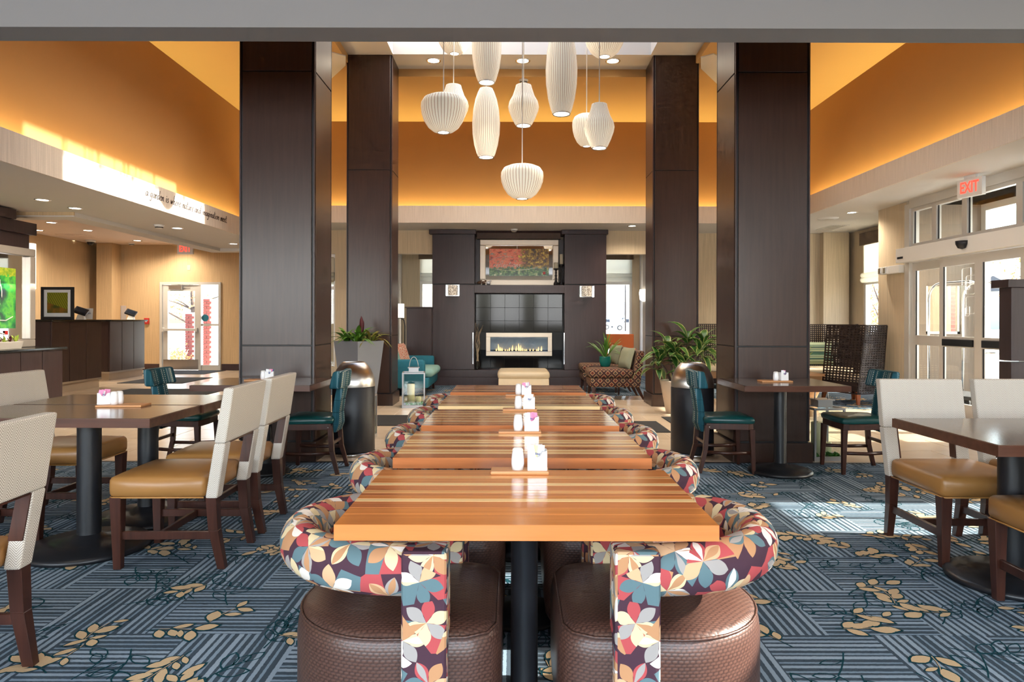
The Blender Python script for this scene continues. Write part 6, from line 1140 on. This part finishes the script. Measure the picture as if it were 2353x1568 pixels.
tree((-10.6, 22.5, -0.1), 4.5, 'bare autumn tree outside the exit door', 1, M['leaf_autumn'], 900, 1.7, 0.045); tree((-9.2, 26.0, -0.1), 5.0, 'autumn tree behind the brick pillars outdoors', 2, M['leaf_autumn'], 1800, 1.9, 0.05); tree((-6.6, 22.0, -0.1), 4.2, 'autumn tree outside the narrow window left of the far column', 3, M['leaf_autumn'], 2000, 1.2, 0.05)
tree((13.5, 15.5, -0.1), 4.6, 'autumn tree outside the entrance vestibule', 4, M['leaf_autumn'], 2200, 1.7, 0.045); tree((11.6, 21.5, -0.1), 4.6, 'autumn tree outside the bay window', 5, M['leaf_autumn'], 2000, 1.8, 0.05); tree((11.5, 12.6, -0.1), 1.9, 'green shrub outside the entrance vestibule', 6, M['leaf_green'], 1200, 0.7, 0.04)
t = thing('dry_bush', 'dry bush at the foot of the brick pillar outside the exit', 'bush', (X(408, 20.2), 20.2, -0.1)); bb = MB(); rd = random.Random(12)
for i in range(26): a = rd.uniform(0, 6.28); bb.tube([(0, 0, 0), (0.15*math.cos(a), 0.15*math.sin(a), 0.25), (0.3*math.cos(a)*rd.random(), 0.3*math.sin(a), rd.uniform(0.3, 0.5))], 0.008, 4)
o = obj('twigs', bb, M['twig'], t); o['kind'] = 'stuff'
lm = MB()
for i in range(160): p = Vector((rd.gauss(0, 0.16), rd.gauss(0, 0.16), 0.27+rd.gauss(0, 0.1))); lm.quad(p, p+Vector((0.04, 0.01, 0.02)), p+Vector((0.05, 0.0, 0.06)), p+Vector((0.0, 0.01, 0.04)))
o = obj('foliage', lm, M['leaf_autumn'], t); o['kind'] = 'stuff'
bk_me = build(MB().box(-0.098, 0.098, -0.02, 0.02, -0.031, 0.031), 'brick'); bk_me.materials.append(M['brick'])
def brick_face(name, label, cat, x0, x1, y, z0, z1, depth=0.5):
    t = thing(name, label, cat, (0, y, 0), 0); obj('core', MB().box(x0, x1, 0.012, depth, z0, z1), M['mortar'], t); n = 0; r = 0; z = z0+0.037
    while z < z1-0.02:
        x = x0+0.1-(0.1 if r % 2 else 0)
        while x < x1+0.02:
            a, b = max(x-0.098, x0), min(x+0.098, x1)
            if b-a > 0.03 and n < 290: put('brick', bk_me, t, ((a+b)/2, 0.004, z), (0, 0, 0), ((b-a)/0.196, 1, 1)); n += 1
            x += 0.21
        z += 0.074; r += 1
brick_face('brick_pillar', 'brick pillar seen through the exit door glass', 'pillar', X(426, 21), X(446, 21), 21.0, -0.1, 1.5); brick_face('brick_pillar', 'brick pillar seen through the exit sidelight', 'pillar', X(467, 20.5), X(486, 20.5), 20.5, -0.1, 1.9)
brick_face('reflected_brick_wall', 'red brick wall standing in for bricks reflected in the entrance door glass', 'wall', X(2128, 12.4), X(2216, 12.4), 12.4, 0.7, 1.95)  # bricks reflected in the door glass, built as a solid wall
def house(x, y, w_, dpt, h, label):
    t = thing('house', label, 'house', (x, y, -0.1), 0, 'distant houses'); obj('wall', MB().box(-w_/2, w_/2, 0, dpt, 0, h), M['house_wall'], t); obj('roof', MB().prism([(-0.8, h), (dpt+0.8, h), (dpt/2, h+w_*0.13)], -w_/2-0.6, w_/2+0.6, 'x'), M['house_roof'], t)
    for i in range(3):
        wd = obj('window', MB().box(-w_/2+w_*(i+0.5)/3-0.6, -w_/2+w_*(i+0.5)/3+0.6, -0.06, 0, h*0.4, h*0.75), M['white_plastic'], t); obj('pane', MB().box(-w_/2+w_*(i+0.5)/3-0.5, -w_/2+w_*(i+0.5)/3+0.5, -0.08, -0.06, h*0.43, h*0.72), M['car_glass'], wd)
house(26, 190, 14, 10, 3.0, 'distant pale house behind the parked cars'); house(38, 210, 18, 12, 5, 'taller distant house beyond the lot'); house(-28, 150, 16, 10, 4, 'distant house left of the fireplace window'); house(100, 120, 22, 12, 7, 'distant house outside the bay window')
def suv(x, y, label, L=4.7):
    t = thing('car', label, 'car', (x, y, -0.1), 0, 'parked cars'); obj('body', MB().prism([(0, 0.35), (0, 0.85), (0.25, 1.0), (1.25, 1.10), (1.75, 1.72), (4.45, 1.76), (4.65, 1.05), (4.7, 0.4)], 0, 1.8, 'y'), M['car_white'], t, 0.05)
    for a, b, c, e in ((1.50, 1.85, 2.45, 2.42), (2.55, 2.55, 3.35, 3.35), (3.45, 3.45, 4.25, 4.2)): obj('side_window', MB().prism([(a, 1.14), (c, 1.14), (e, 1.60), (b+0.0, 1.60)], -0.012, 0.0, 'y'), M['car_glass'], t)
    for xx in (0.95, 3.75): w_ = obj('wheel', MB().tube([(xx, -0.03, 0.37), (xx, 0.2, 0.37)], 0.37, 20), M['tyre'], t); obj('hubcap', MB().tube([(xx, -0.045, 0.37), (xx, -0.03, 0.37)], 0.23, 16), M['aluminium'], w_)
    obj('bumper', MB().box(-0.06, 0.1, 0.1, 1.7, 0.35, 0.6), M['tyre'], t, 0.03)
suv(14.3, 98, 'white parked off-road car seen through the right far window'); suv(11.0, 108, 'second white car parked behind the first')
t = thing('lamp_post', 'thin street lamp post in the parking lot', 'lamp post', (X(1437, 90), 90, -0.1)); obj('pole', MB().tube([(0, 0, 0), (0, 0, 9)], 0.09, 8), M['iron'], t); obj('lamp_head', MB().box(-0.8, 0.2, -0.15, 0.15, 9, 9.2), M['house_roof'], t)
